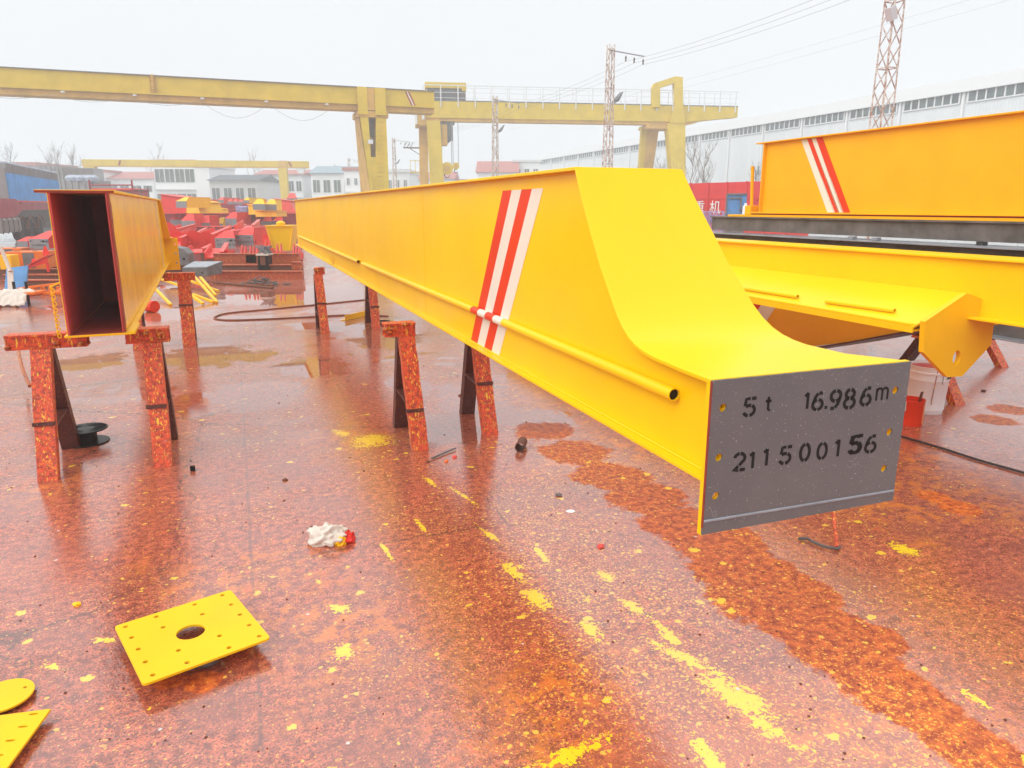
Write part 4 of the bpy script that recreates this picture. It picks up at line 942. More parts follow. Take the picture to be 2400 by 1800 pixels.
# ------------------------------------------------------------------ yard of finished girder ends and parts
def xyz3(px, py, Y): return aty(px, py, Y)
def girder_end(label, pxc, pyb, Y, w_, h_, rise, mat, yaw=0.0, length=1.5, text=None, group='red and yellow girder ends stacked in the yard', wide=None):
    p = aty(pxc, pyb, Y); t_ = thing('girder_end', label, 'girder end', p, yaw, group); hw_ = w_ / 2; nw = (wide or .40) * w_ / 2; rn = w_ * .75
    pl_ = MB().box(-hw_, hw_, -.012, 0, 0, h_).build('end_plate', M['plate_far'], t_)
    if text:
        tm = MB(); tinytext(tm, text[0], -hw_ * .85, h_ * .66, h_ * .2, -.0125); tinytext(tm, text[1], hw_ * .2, h_ * .66, h_ * .2, -.0125)
        tinytext(tm, text[2], -hw_ * .75, h_ * .25, h_ * .22, -.0125, .98); tm.build('stencil_lettering', M['ink'], pl_)
    zt_ = h_ + rise
    f_ = MB(); f_.hexa([(-hw_, 0.001, h_ - .02), (hw_, .001, h_ - .02), (nw, rn, zt_ - .02), (-nw, rn, zt_ - .02)], [(-hw_, .001, h_ + .002), (hw_, .001, h_ + .002), (nw, rn, zt_), (-nw, rn, zt_)])
    f_.box(-nw, nw, rn + .001, length, zt_ - .02, zt_ - .001); f_.build('top_flange', M[mat], t_)
    wb = MB(); pr_ = [(0.001, .015), (0.001, h_ - .021), (rn, zt_ - .021), (length, zt_ - .021), (length, .015)]
    ws = nw * .8
    for x in (-ws, ws - .01): wb.prism(pr_, x, x + .01, 'x')
    wb.box(-ws + .0102, ws - .0102, length - .02, length - .01, .015, zt_ - .022)
    MB_ = wb; MB_.build('box_body', M[mat], t_)
    MB().box(-nw, nw, .001, length, 0, .0145).build('bottom_flange', M[mat], t_)
    return t_
K = .14467
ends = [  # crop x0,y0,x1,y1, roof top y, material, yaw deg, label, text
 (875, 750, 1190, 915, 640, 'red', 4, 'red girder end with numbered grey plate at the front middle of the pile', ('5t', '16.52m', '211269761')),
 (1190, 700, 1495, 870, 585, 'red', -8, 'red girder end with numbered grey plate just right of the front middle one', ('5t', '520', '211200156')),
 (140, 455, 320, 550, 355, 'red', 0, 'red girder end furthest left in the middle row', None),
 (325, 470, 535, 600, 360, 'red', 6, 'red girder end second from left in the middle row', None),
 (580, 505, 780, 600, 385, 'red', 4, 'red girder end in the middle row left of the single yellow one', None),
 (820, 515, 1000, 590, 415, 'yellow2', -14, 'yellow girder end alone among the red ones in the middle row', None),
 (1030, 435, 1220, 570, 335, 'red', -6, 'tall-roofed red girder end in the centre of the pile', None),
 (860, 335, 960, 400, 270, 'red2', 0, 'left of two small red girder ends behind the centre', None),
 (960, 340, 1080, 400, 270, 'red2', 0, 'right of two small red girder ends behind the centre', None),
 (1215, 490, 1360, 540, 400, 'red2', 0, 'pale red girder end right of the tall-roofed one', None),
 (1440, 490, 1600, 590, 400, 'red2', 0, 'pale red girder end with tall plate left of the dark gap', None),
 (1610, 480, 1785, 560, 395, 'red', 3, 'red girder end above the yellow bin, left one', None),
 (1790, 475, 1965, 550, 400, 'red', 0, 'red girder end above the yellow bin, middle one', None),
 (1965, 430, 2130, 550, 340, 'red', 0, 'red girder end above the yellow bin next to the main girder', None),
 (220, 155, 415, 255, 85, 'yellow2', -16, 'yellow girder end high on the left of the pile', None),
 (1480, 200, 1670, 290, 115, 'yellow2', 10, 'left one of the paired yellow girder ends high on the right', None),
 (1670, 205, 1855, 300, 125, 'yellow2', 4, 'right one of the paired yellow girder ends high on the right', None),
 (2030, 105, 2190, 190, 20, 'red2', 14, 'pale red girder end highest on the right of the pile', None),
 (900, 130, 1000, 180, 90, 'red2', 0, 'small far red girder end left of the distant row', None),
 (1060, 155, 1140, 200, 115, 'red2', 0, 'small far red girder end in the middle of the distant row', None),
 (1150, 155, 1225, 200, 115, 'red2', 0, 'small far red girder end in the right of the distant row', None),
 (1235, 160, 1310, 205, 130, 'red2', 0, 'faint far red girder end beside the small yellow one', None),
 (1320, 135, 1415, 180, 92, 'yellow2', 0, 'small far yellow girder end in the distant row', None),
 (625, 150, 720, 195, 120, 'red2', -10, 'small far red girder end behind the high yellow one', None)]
def far_h(Y): return Y
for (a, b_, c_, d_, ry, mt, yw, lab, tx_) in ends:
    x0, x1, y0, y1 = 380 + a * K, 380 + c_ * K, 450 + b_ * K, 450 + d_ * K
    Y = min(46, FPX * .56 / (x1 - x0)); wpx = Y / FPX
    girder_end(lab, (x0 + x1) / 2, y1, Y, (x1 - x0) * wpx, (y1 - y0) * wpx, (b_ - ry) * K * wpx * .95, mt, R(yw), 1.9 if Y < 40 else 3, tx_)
girder_end('red girder end with numbered plate behind the orange barriers', 93.5, 583, 17.2, .55, .225, .17, 'red', R(-14), 1.5, ('5t', '16.52m', '211200961'))
girder_end('red girder end half hidden left of the numbered one behind the orange barriers', 55, 585, 17.8, .30, .20, .10, 'red', R(-10), 1.2, None)
girder_end('red girder end cut off by the open girder beside the orange barriers', 128, 580, 17.6, .35, .22, .15, 'red', R(-10), 1.2, None)

def box_at(name, label, cat, px0, px1, pyt, pyb, Y, depth, mat, yaw=0, group=None, parts=None):
    p = aty((px0 + px1) / 2, pyb, Y); w_ = (px1 - px0) * Y / FPX; h_ = aty(px0, pyt, Y).z - p.z
    t_ = thing(name, label, cat, p, R(yaw), group); return t_, w_, h_
# big red and yellow hulls lying high in the pile
def hull(label, px0, px1, pyt, pyb, Y, mat, yaw, ln=3.0, taper=.5):
    t_, w_, h_ = box_at('box_girder', label, 'girder', px0, px1, pyt, pyb, Y, 0, mat, yaw, 'long box girders stacked in the yard')
    m_ = MB(); m_.hexa([(-w_ / 2, 0, 0), (w_ / 2, 0, 0), (w_ / 2, ln, 0), (-w_ / 2, ln, 0)], [(-w_ / 2 * .98, .1, h_ * .98), (w_ / 2 * taper, .1, h_ * .8), (w_ / 2 * taper, ln, h_ * .8), (-w_ / 2 * .98, ln, h_ * .98)])
    m_.build('box_body', M[mat], t_)
    MB().hexa([(-w_ / 2 - .05, .05, h_), (w_ / 2 * taper + .08, .05, h_ * .82), (w_ / 2 * taper + .08, ln, h_ * .82), (-w_ / 2 - .05, ln, h_)],
              [(-w_ / 2 - .05, .05, h_ + .03), (w_ / 2 * taper + .08, .05, h_ * .82 + .03), (w_ / 2 * taper + .08, ln, h_ * .82 + .03), (-w_ / 2 - .05, ln, h_ + .03)]).build('top_flange', M[mat], t_)
    return t_
hull('big red girder high on the left of the pile, its end against the open girder', 380, 442, 456, 500, 36, 'red', 0, 2.2)
hull('yellow girder body lying right of the high left yellow end', 436, 470, 470, 500, 35, 'yellow2', -10, 2.0)
hull('yellow girder body lying left of the paired yellow ends', 583, 604, 480, 503, 36, 'yellow2', 8, 2.5)
hull('yellow girder body under the paired yellow ends', 600, 648, 494, 508, 35.4, 'orange', 3, 2.0, .9)
hull('pale red girder high on the right behind the main girder', 646, 692, 466, 498, 39, 'red2', 6, 3.0)
hull('yellow girder lying behind the small pair of red ends', 470, 504, 486, 512, 43, 'yellow2', -6, 2.0)
# long dark red bundles that carry the upper layers
for i, (pa, pb, yt_, yb_, Y) in enumerate(((384, 700, 499, 556, 38), (384, 560, 530, 560, 31.5), (500, 620, 504, 530, 47.5), (560, 700, 528, 556, 34.5), (500, 700, 474, 500, 50))):
    t_, w_, h_ = box_at('carrying_girder', ['dark red girder carrying the middle layers of the pile', 'dark red girder low under the left of the pile', 'dark red girder far back under the small red ends', 'dark red girder low under the right of the pile', 'hazy red girder furthest back in the pile'][i], 'girder', pa, pb, yt_, max(yb_, 487 + FPX * 1.5 / Y), Y, 0, 'red', 0, 'long box girders stacked in the yard')
    MB().box(-w_ / 2, w_ / 2, 0, .45, 0, h_ * .96).build('box_body', M['maroon'], t_); MB().box(-w_ / 2 - .1, w_ / 2 + .1, -.06, .5, h_ * .96 + .001, h_).build('top_flange', M['red2'], t_)  # top flange coloured paler for the sky reflected on wet paint
    st_ = MB()
    for k in range(int(w_ / .6)): st_.box(-w_ / 2 + k * .6 + .1, -w_ / 2 + k * .6 + .12, -.05, -.001, .02, h_ * .95)
    st_.build('stiffener_row', M['red'], t_)
# tilted red channel frames
def channel(label, p0, p1, Y0, Y1, w_, h_, mat='red', round_end=True, seed=0):
    a = aty(p0[0], p0[1], Y0); b_ = aty(p1[0], p1[1], Y1); u = (b_ - a); ln = u.length; u.normalize()
    yaw = math.atan2(u.y, u.x); pit = math.asin(u.z)
    t_ = thing('red_channel_frame', label, 'frame', a, 0, 'tilted red channel frames at the front of the pile', rot=(0, -pit, yaw))
    m_ = MB(); m_.box(0, ln, -w_ / 2, w_ / 2, 0, .03).build('base_panel', M[mat], t_)
    for y in (-w_ / 2 - .03, w_ / 2 + .0002):
        MB().prism([(0, -.02), (ln, -.02), (ln + .12, h_ * .5), (ln, h_), (0, h_)], y, y + .03, 'y').build('side_panel', M[mat], t_)
    MB().box(0, ln, -w_ / 2 - .06, -w_ / 2 + .04, h_ + .0005, h_ + .02).build('top_lip', M['red2'], t_)  # lip carries the wet sky sheen as a paler red
    if round_end:
        pl_ = [(.42 * w_ * 1.35 * math.cos(k * math.pi / 8), .08 + .30 * math.sin(k * math.pi / 8)) for k in range(9)] + [(-.57 * w_, -.14), (.57 * w_, -.14)]
        Mq = Matrix(((0, 0, 1, -.03), (1, 0, 0, 0), (0, 1, 0, .05), (0, 0, 0, 1)))
        MB().holed(pl_, [(-.08, -.0, .035), (.12, .06, .03)], -.02, .0, Mq).build('rounded_end_plate', M[mat], t_)
    return t_
KX = lambda v: 380 + v * K
KY = lambda v: 450 + v * K
channel('red channel frame at the far left of the pile front', (KX(110), KY(700)), (KX(430), KY(610)), 25, 28, .5, .20, seed=1)
channel('red channel frame with rounded end plate left of centre', (KX(260), KY(860)), (KX(600), KY(690)), 22.5, 26, .5, .22, seed=2)
channel('red channel frame with rounded end plate beside the numbered plate', (KX(540), KY(870)), (KX(980), KY(670)), 21.5, 26, .5, .22, seed=3)
channel('red channel frame leaning behind the front numbered plate', (KX(720), KY(880)), (KX(1240), KY(620)), 21.6, 27, .5, .20, seed=4)
channel('red channel frame peaked above the right numbered plate', (KX(1330), KY(660)), (KX(1450), KY(560)), 23, 25.5, .5, .22, round_end=False)
channel('broad red plate frame low on the left of the pile', (KX(110), KY(900)), (KX(330), KY(800)), 20, 23, .6, .25, round_end=False)
# small red brackets with fins
def bracket(label, x0, x1, yt_, yb_, Y, fins, mat='red', yaw=0, seed=0):
    t_, w_, h_ = box_at('buffer_bracket', label, 'bracket', KX(x0), KX(x1), KY(yt_), KY(yb_), Y, 0, mat, yaw, 'small red welded brackets in a row before the pile'); rd = random.Random(seed)
    m_ = MB(); m_.box(-w_ / 2, w_ / 2, 0, .012, 0, h_); m_.box(-w_ / 2, w_ / 2, .0125, .4, 0, .012); m_.box(-w_ / 2, -w_ / 2 + .012, .0125, .4, .0125, h_); m_.box(w_ / 2 - .012, w_ / 2, .0125, .4, .0125, h_)
    m_.build('bracket_box', M[mat], t_)
    MB().box(-w_ / 2 + .02, w_ / 2 - .02, .02, .42, h_ * .85, h_ * .85 + .012).build('top_plate', M['red2'], t_)
    for k in range(fins):
        x = -w_ / 2 + w_ * (k + .6) / (fins + .2); f_ = MB(); l_ = rd.uniform(-.06, .06)
        f_.prism([(.10, h_ * .86), (.30, h_ * .86), (.26, h_ + .16 + rd.uniform(0, .06)), (.2, h_ + .2)], x, x + .02, 'x'); f_.build('fin', M['red2'], t_)
    return t_
bracket('empty red bracket box left of the finned ones', 945, 1085, 945, 1100, 17.6, 0, seed=1)
bracket('red finned bracket left of the crossed fins', 1215, 1345, 1020, 1145, 17.0, 2, seed=2)
bracket('red bracket with crossed fins left of the black block', 1362, 1530, 1025, 1152, 16.9, 3, seed=3)
bracket('red finned bracket just behind the black block', 1600, 1740, 920, 1010, 17.8, 2, seed=6)
bracket('red finned bracket right of the black block', 1790, 1930, 980, 1115, 17.1, 2, seed=4)
bracket('red finned bracket furthest right, against the main girder', 2075, 2215, 990, 1108, 17.2, 3, seed=5)
bracket('tall pale red bracket left of the yellow bin', 1640, 1750, 680, 920, 21.0, 1, seed=7)
channel('red folded frame beside the grey flat box', (KX(840), KY(1080)), (KX(930), KY(930)), 17.4, 18.2, .35, .15, round_end=False)
channel('small red frame behind the grey flat box', (KX(510), KY(1000)), (KX(640), KY(940)), 18.4, 19, .45, .12, round_end=False)
# black block, yellow bin
t_, w_, h_ = box_at('black_wheel_block', 'black toothed block with silver top standing on the rusty rails', 'wheel block', KX(1560), KX(1735), KY(1030), KY(1310), 16.3, 0, 'black')
MB().box(-w_ / 2 * .9, w_ / 2 * .9, 0, .3, 0, h_).build('block_body', M['black'], t_)
tt = MB()
for sx in (-1, 1):
    for k in range(9): tt.box(sx * w_ * .45 - .012, sx * w_ * .45 + .012, -.012, .012, h_ * k / 9, h_ * (k + .5) / 9)
tt.build('tooth_row', M['black'], t_)
MB().box(-w_ * .24, w_ * .24, -.01, -.001, h_ * .45, h_ * .95).build('front_plate', M['rust2'], t_, label='brown plate with two bolt holes')
MB().box(-w_ * .56, w_ * .56, -.03, .33, h_ + .001, h_ + .035).build('silver_top', M['cloth'], t_)
cl = MB(); rd = random.Random(3)
for k in range(12): cl.bar((rd.uniform(-.2, .2), rd.uniform(0, .25), h_ + .05), (rd.uniform(-.2, .2), rd.uniform(0, .25), h_ + .2), .03, .03)
cl.build('clamp_heap', M['steel'], t_)
t_, w_, h_ = box_at('yellow_bin', 'bright yellow tapering steel bin near the far end of the main girder', 'bin', KX(1715), KX(2140), KY(560), KY(955), 18.6, 0, 'yellow2')
a = w_ / 2
MB().hexa([(-a * .55, .1, 0), (a * .66, .1, 0), (a * .6, .5, 0), (-a * .5, .5, 0)], [(-a, 0, h_), (a, 0, h_), (a, .6, h_), (-a, .6, h_)]).build('bin_body', M['yellow'], t_)
MB().box(-a * 1.03, a * 1.03, -.03, .63, h_ + .001, h_ + .03).build('rim', M['yellow2'], t_)
MB().lathe([(0, 0), (.10, 0), (.12, .06), (.06, .10), (0, .11)], (-.02, .2, h_ + .031), 12).build('knob', M['yellow2'], t_)
for sx in (-1, 1): MB().bar((sx * a * .96, .0, h_ * .96), (sx * a * .60, .06, .02), .03, .05).build('corner_rib', M['yellow2'], t_)
# grey flat boxes
t_ = thing('grey_flat_box', 'grey primed steel box with pale bolt-holed top in front of the pile', 'box', aty(KX(610), KY(1368), 14.8), R(8)); t_.scale = (.52, .52, .75)
Mf = Matrix.Identity(4)
MB().hexa([(-.62, 0, .0), (.28, 0, 0), (.62, .9, .02), (-.40, .9, .0)], [(-.62, 0, .23), (.30, 0, .23), (.66, 1.05, .34), (-.46, 1.05, .34)]).build('box_body', M['steel'], t_, bevel=.006)
MB().holed([(-.60, .02), (.29, .02), (.63, 1.0), (-.45, 1.0)], [(-.35, .2, .03), (.1, .2, .03), (.4, .7, .03), (-.2, .75, .03)], 0, .01, Matrix(((1, 0, 0, 0), (0, 1, 0, 0), (0, .108, 1, .236), (0, 0, 0, 1)))).build('top_plate', M['lsteel'], t_)
MB().lathe([(0, 0), (.03, 0), (.03, .004), (0, .004)], (0, 0, 0), 12, Matrix(((1, 0, 0, .10), (0, 0, -1, -.001), (0, 1, 0, .10), (0, 0, 0, 1)))).build('bolt_hole', M['ink'], t_)
t_ = thing('grey_end_box', 'upright grey steel box with rounded top left of the flat one', 'box', aty(KX(300), KY(1190), 16.0), R(10))
MB().prism([(-.38, 0), (.18, 0), (.18, .25), (.08, .36), (-.1, .40), (-.38, .40)], 0, .5, 'y').build('box_body', M['steel'], t_, bevel=.006)
MB().lathe([(0, 0), (.03, 0), (.03, .006), (0, .006)], (0, 0, 0), 12, Matrix(((1, 0, 0, .08), (0, 0, -1, -.001), (0, 1, 0, .14), (0, 0, 0, 1)))).build('bolt_hole', M['ink'], t_)
# wire bundle on a grey pallet
t_, w_, h_ = box_at('wire_bundle', 'violet and white bundle of wire heaped behind the centre of the pile', 'wire bundle', KX(1130), KX(1390), KY(250), KY(330), 37, 0, 'lilac')
wb = MB(); rd = random.Random(6)
for k in range(40):
    a_ = rd.uniform(0, 6.28); r1 = rd.uniform(.2, .42) * w_; zc = rd.uniform(.1, .9) * h_
    wb.tube([(r1 * math.cos(q_ * .7), .4 + .5 * r1 * math.sin(q_ * .7), zc + .1 * math.sin(q_ + a_)) for q_ in range(9)], .025, 5)
wb.build('wire_coils', M['lilac'], t_); MB().box(-w_ * .45, w_ * .45, -.1, .9, -.3, .02).build('pallet', M['dsteel'], t_)

# rusty rails and sleepers in front of the pile
def rail_row(label, px0, px1, Y, zt_, zb_, mat='rust', capr=None):
    a = aty(px0, 600, Y); b_ = aty(px1, 600, Y + .0); t_ = thing('rusty_rail', label, 'rail', (a.x, Y, 0), 0, 'rusty rails lying in front of the pile'); ln = b_.x - a.x
    MB().box(0, ln, 0, .14, zb_, zt_ - .02).build('rail_web', M[mat], t_); MB().box(0, ln, -.03, .17, zt_ - .0195, zt_).build('rail_head', M[capr or mat], t_)
    return t_
rail_row('front rusty rail at the puddle edge, caked orange and yellow', 487, 705, 15.7, .17, 0)
rail_row('second rusty rail with pale round head behind the front one', 494, 681, 16.35, .26, 0, 'rust2', 'rust')
rail_row('third rusty rail under the red brackets', 500, 700, 16.9, .47, 0, 'rust')
rail_row('short raised rusty rail against the main girder', 682, 705, 16.2, .33, .18, 'rust')
rail_row('fourth rusty rail carrying the black and yellow things', 470, 705, 17.9, .42, 0, 'rust2')
for i, (y, yb_) in enumerate(((630, 645), (643, 660), (656, 675))):
    Y = 15.3 - i * .7
    rail_row(['upper rusty rail on the far left behind the blue plate', 'middle rusty rail on the far left behind the blue plate', 'lowest rusty rail on the far left behind the blue plate'][i], 0, 175, Y, aty(60, y, Y).z, 0, 'rust2', 'rust')
pm = thing('steel_platform', 'rusty platform edge under the orange barriers', 'platform', aty(75, 628, 16.0), 0)
pm.location.z = 0
MB().box(-1.9, 2.6, 0, 2.2, 0, aty(75, 626, 16.0).z).build('deck', M['rust2'], pm)

# orange barriers, red ramp on the far left
def barrier(label, px0, px1, pyt, pyb, Y, yaw, d_=.5):
    t_, w_, h_ = box_at('orange_box_beam', label, 'barrier', px0, px1, pyt, pyb, Y, 0, '', yaw, 'orange box beams on the left')
    MB().box(-w_ / 2, w_ / 2, 0, d_, 0, h_).build('box_body', M['orange_bar'], t_, bevel=.01)
    MB().box(-w_ * .08, w_ * .20, -.006, -.001, .02, h_ * .93).build('grey_patch', M['steel'], t_)
    MB().box(-w_ * .36, -w_ * .22, .15, .20, h_ + .001, h_ + .008).build('slot', M['ink'], t_); MB().box(w_ * .1, w_ * .22, .15, .20, h_ + .001, h_ + .008).build('slot', M['ink'], t_)
    return t_
barrier('orange box beam with grey patch in front of the numbered red end', 22, 108, 590, 630, 15.6, 12)
barrier('orange box beam behind, cut by the left edge of the picture', -12, 50, 582, 612, 16.8, 12)
t_, w_, h_ = box_at('yellow_block', 'yellow block beside the orange box beam at the left edge', 'block', 2, 28, 598, 632, 15.0, 0, '', 4)
MB().box(-w_ / 2, w_ / 2, 0, .3, 0, h_).build('block_body', M['yellow2'], t_, bevel=.01)
a = aty(57, 632, 14.9); b_ = aty(137, 598, 15.3)
rt = thing('red_ramp_frame', 'red sloping steel frame with two upright lugs beside the orange beams', 'frame', a, 0)
u = b_ - a
MB().prism([(0, 0), (.9 * u.x, .85 * u.z - .10), (u.x, u.z - .12), (u.x, u.z), (0, .04)], 0, .02, 'y').build('side_web', M['red'], rt)
MB().hexa([(0, -.04, .04), (u.x, -.04, u.z), (u.x, .30, u.z + .02), (0, .30, .06)], [(0, -.04, .055), (u.x, -.04, u.z + .015), (u.x, .30, u.z + .035), (0, .30, .075)]).build('top_plate', M['red2'], rt)
MB().prism([(.10, .06), (.28, .12), (.16, .22), (.11, .20)], .10, .13, 'y').build('lug', M['red'], rt)
MB().prism([(u.x - .14, u.z), (u.x - .0, u.z + .04), (u.x - .06, u.z + .2), (u.x - .09, u.z + .2)], .10, .13, 'y').build('lug', M['red'], rt)
MB().box(u.x - .05, u.x, .0205, .04, -.05, u.z - .12).build('support_leg', M['red'], rt)
# blue plate with strap
def px_poly(pts, Y): return [aty(x, y, Y) for x, y in pts]
P_ = px_poly([(8, 699), (59, 690), (47, 624), (-4, 631)], 12.4); b0_ = P_[0]
bp = thing('blue_plate', 'worn blue steel plate leaning upright at the left edge', 'plate', (b0_.x, b0_.y, b0_.z), 0)
lo = [(P_[0] - b0_), (P_[1] - b0_), (P_[1] - b0_ + Vector((0, .03, 0))), (P_[0] - b0_ + Vector((0, .03, 0)))]
hi = [(P_[3] - b0_ + Vector((0, .2, 0))), (P_[2] - b0_ + Vector((0, .2, 0))), (P_[2] - b0_ + Vector((0, .23, 0))), (P_[3] - b0_ + Vector((0, .23, 0)))]
MB().hexa(lo, hi).build('plate', M['blue'], bp)
q0 = aty(24, 632, 12.3) - b0_; q1 = aty(31, 698, 12.2) - b0_
MB().bar(q0 + Vector((0, .0, 0)), q1 + Vector((0, -.05, 0)), .10, .012, Vector((0, 1, 0))).build('webbing_strap', M['cloth'], bp, label='dirty webbing strap hanging down the plate')
pts = [aty(-14, 560, 12.3), aty(6, 590, 12.3), aty(16, 615, 12.3), aty(24, 636, 12.25)]
tag(MB().tube(pts, .03, 8).build('lifting_sling', M['cloth'], None, smooth=True), 'pale lifting sling rising from the blue plate out of the picture', 'sling')
a, b_ = aty(-12, 708, 11.6), aty(73, 686, 11.9)
tag(MB().tube([a, b_], .035, 10).build('yellow_pole', M['yellow2'], None, smooth=True), 'yellow pole lying aslant below the blue plate', 'pole')
# orange frames, posts, cloth
for i, (x, yt_, yb_) in enumerate(((102, 672, 690), (121, 671, 694), (139, 671, 692))):
    p = onz(x, yb_); q = aty(x, yt_, p.y); o = MB().box(-.03, .03, -.02, .02, 0, q.z).build('orange_post', M['orange_bar'], None, bevel=.003); o.location = (p.x, p.y, 0)
    tag(o, ['left one of three short orange posts', 'middle one of three short orange posts', 'right one of three short orange posts, by the open girder'][i], 'post', 'three short orange posts standing in the puddle')
of = thing('orange_ladder_frame', 'orange welded frame lying on black stands left of the open girder', 'frame', onz(95, 712), R(8))
q = lambda x, y, Y: aty(x, y, Y) - Vector(of.location)
o_ = onz(95, 712)
def lb_(x, y, z): return Vector((x, y, z))
for nm_, a, b_, w_ in (('side_rail', (-.42, .25, .22), (.25, .25, .30), .05), ('side_rail', (-.42, .0, .12), (.62, .0, .20), .05), ('side_rail', (-.40, .28, .12), (.30, .28, .18), .045)):
    MB().bar(a, b_, w_, .035).build(nm_, M['orange_bar'], of, bevel=.003)
for x in (-.42, -.2, .22): MB().bar((x, -.02, .14), (x + .02, .28, .22), .04, .03).build('rung', M['orange_bar'], of, bevel=.003)
for x in (-.34, -.16): MB().tube([(x, -.02, 0), (x, -.02, .36)], .022, 8).build('black_stand', M['black'], of); 
MB().box(.60, .66, -.04, .04, 0, .30).build('end_upright', M['crust_y'], of)
tp_ = onz(20, 716)
tpo = thing('orange_trestle_table', 'low orange stand under the dirty cloth at the left edge', 'stand', (tp_.x, tp_.y, 0), R(6))
MB().box(-.5, .45, -.1, .3, .17, .21).build('top_bar', M['orange_bar'], tpo, bevel=.004)
for x in (-.4, -.14): MB().box(x, x + .05, -.08, -.03, 0, .169).build('leg', M['orange_bar'], tpo)
bm = bmesh.new(); bmesh.ops.create_grid(bm, x_segments=26, y_segments=20, size=.5)
from mathutils import noise as mnoise
for v in bm.verts:
    x, y = v.co.x, v.co.y; e_ = max(0, -(y + .15)) ; n_ = mnoise.noise(Vector((x * 3, y * 4, 1)))
    sag = max(0, abs(x) - .25) * .3
    v.co = Vector((x * .52 + .02 * n_, y * .5 - .0 + .05 * e_, .235 + .03 * n_ + .05 * mnoise.noise(Vector((x * 8, y * 8, 4))) - e_ * .55 - sag * .5))
me = bpy.data.meshes.new('dirty_cloth'); bm.to_mesh(me); bm.free(); me.materials.append(M['cloth'])
for p in me.polygons: p.use_smooth = True
o = bpy.data.objects.new('dirty_cloth', me); COL.objects.link(o); o.location = (tp_.x + .12, tp_.y - .05, .0); o.rotation_euler = (0, 0, R(8)); tag(o, 'dirty white cloth draped over the low orange stand', 'cloth')
sm = o.modifiers.new('s', 'SOLIDIFY'); sm.thickness = .004

# ------------------------------------------------------------------ truck with blue sheeted body
TC = onz(0, 378, 3.4).dot(NN); TF = Frame(W(36, TC, 0), D)
tk = thing('sheeted_truck', 'long truck with blue corrugated sides and red chassis at the left', 'truck', (TF.o.x, TF.o.y, 0), TF.a)
def tx_(px, py): return TF.xz(px, py)
xe = tx_(131, 404)[0]; xs = tx_(7, 380)[0]; zb0 = tx_(16, 466)[1]; zb0 = 1.78
cg = MB(); n_ = int((xe - xs) / .16)
for k in range(n_):
    x = xs + k * (xe - xs) / n_; cg.box(x, x + .08, -.09, .0, zb0, 2.95); cg.box(x + .09, x + .16 * .99, -.008, .0, zb0, 2.95)
cg.box(xs, xe, .0, 2.4, zb0, 2.95); cg.build('corrugated_body', M['contblue'], tk)
up = MB()
for k in range(n_ // 1): x = xs + k * (xe - xs) / n_; up.box(x, x + .04, -.08, .0, 2.96, 3.34)
up.box(xs, xe, .001, 2.4, 2.951, 3.34); up.build('upper_boards', M['contgrey'], tk)
tpm = MB()
for k in range(n_): x = xs + k * (xe - xs) / n_; tpm.prism([(x, 3.36), (x + .16, 3.36), (x + .16, 3.42), (x + .08, 3.30 if k % 3 else 3.24), (x, 3.42)], -.06, .3, 'y')
tpm.box(xs, xe, .3, 2.4, 3.345, 3.45); tpm.build('tarpaulin', M['tarp'], tk)
ep = MB(); ep.box(xe + .002, xe + .12, -.05, 2.42, zb0, 3.4); ep.box(xs - 1.4, xs - .01, -.02, 2.3, zb0 - .1, 3.15)
ep.build('end_boards', M['contgrey'], tk)
kn = MB()
for k in range(n_): x = xs + k * (xe - xs) / n_; kn.bar((x, -.045, 2.42 + .12 * (k % 2)), (x + .16, -.045, 2.42 + .12 * ((k + 1) % 2)), .03, .03)
kn.build('rope_lashing', M['cloth'], tk)
chs = MB(); chs.prism([(xs - 2.2, 1.30), (xs - 2.2, 1.86), (xs + .6, 1.86), (xs + 1.4, 1.62), (xs + 1.4, 1.36), (xs + .2, 1.1), (xs - 2.2, 1.05)], -.12, -.03, 'y'); chs.build('side_skirt', M['maroon'], tk)
MB().box(xs + 1.42, xe + 1.5, -.10, .0, 1.38, 1.74).build('chassis_rail', M['maroon'], tk); MB().box(xs + .9, xe + 1.5, -.13, -.0, 1.745, 1.80).build('body_sill', M['red'], tk)
MB().box(xs - 2, xe + 1.5, .15, 2.3, .75, 1.37).build('underbody', M['black'], tk)
for i, px in enumerate((52, 74, 96)):
    x = tx_(px, 536)[0]; wh = MB(); Mw = Matrix(((1, 0, 0, x), (0, 0, 1, .02), (0, 1, 0, .52), (0, 0, 0, 1)))
    wo = wh.lathe([(.30, -.02), (.46, -.02), (.52, .04), (.52, .24), (.46, .30), (.30, .30)], n=28, M=Mw).build('tyre', M['tyre'], tk, smooth=True)
    MB().lathe([(0, .04), (.10, .0), (.12, .06), (.27, .10), (.31, .0), (.32, .2), (0, .2)], n=24, M=Mw).build('wheel_rim', M['rust2'], wo, smooth=True)
    MB().tube([(x + .66 * math.cos(a_), -.04, .52 + .60 * math.sin(a_)) for a_ in [math.pi * k / 10 for k in range(11)]], .04, 6).build('mudguard', M['rust2'], tk)
x0_ = tx_(2, 548)[0]; x1_ = tx_(45, 548)[0]
MB().prism([(y, z) for y, z in ((-.10, .45), (-.16, .55), (-.16, .98), (-.08, 1.08), (.45, 1.08), (.5, .98), (.5, .5), (.45, .42))], x0_ - .3, x1_ - .1, 'x').build('fuel_tank', M['alu'], tk, bevel=.02)
for k in range(4): x = x0_ - .1 + k * (x1_ - x0_) / 3.6; MB().prism([(y, z) for y, z in ((-.12, .42), (-.18, .54), (-.18, 1.0), (-.09, 1.11), (-.04, 1.11), (-.1, .4))], x, x + .05, 'x').build('tank_strap', M['dsteel'], tk)

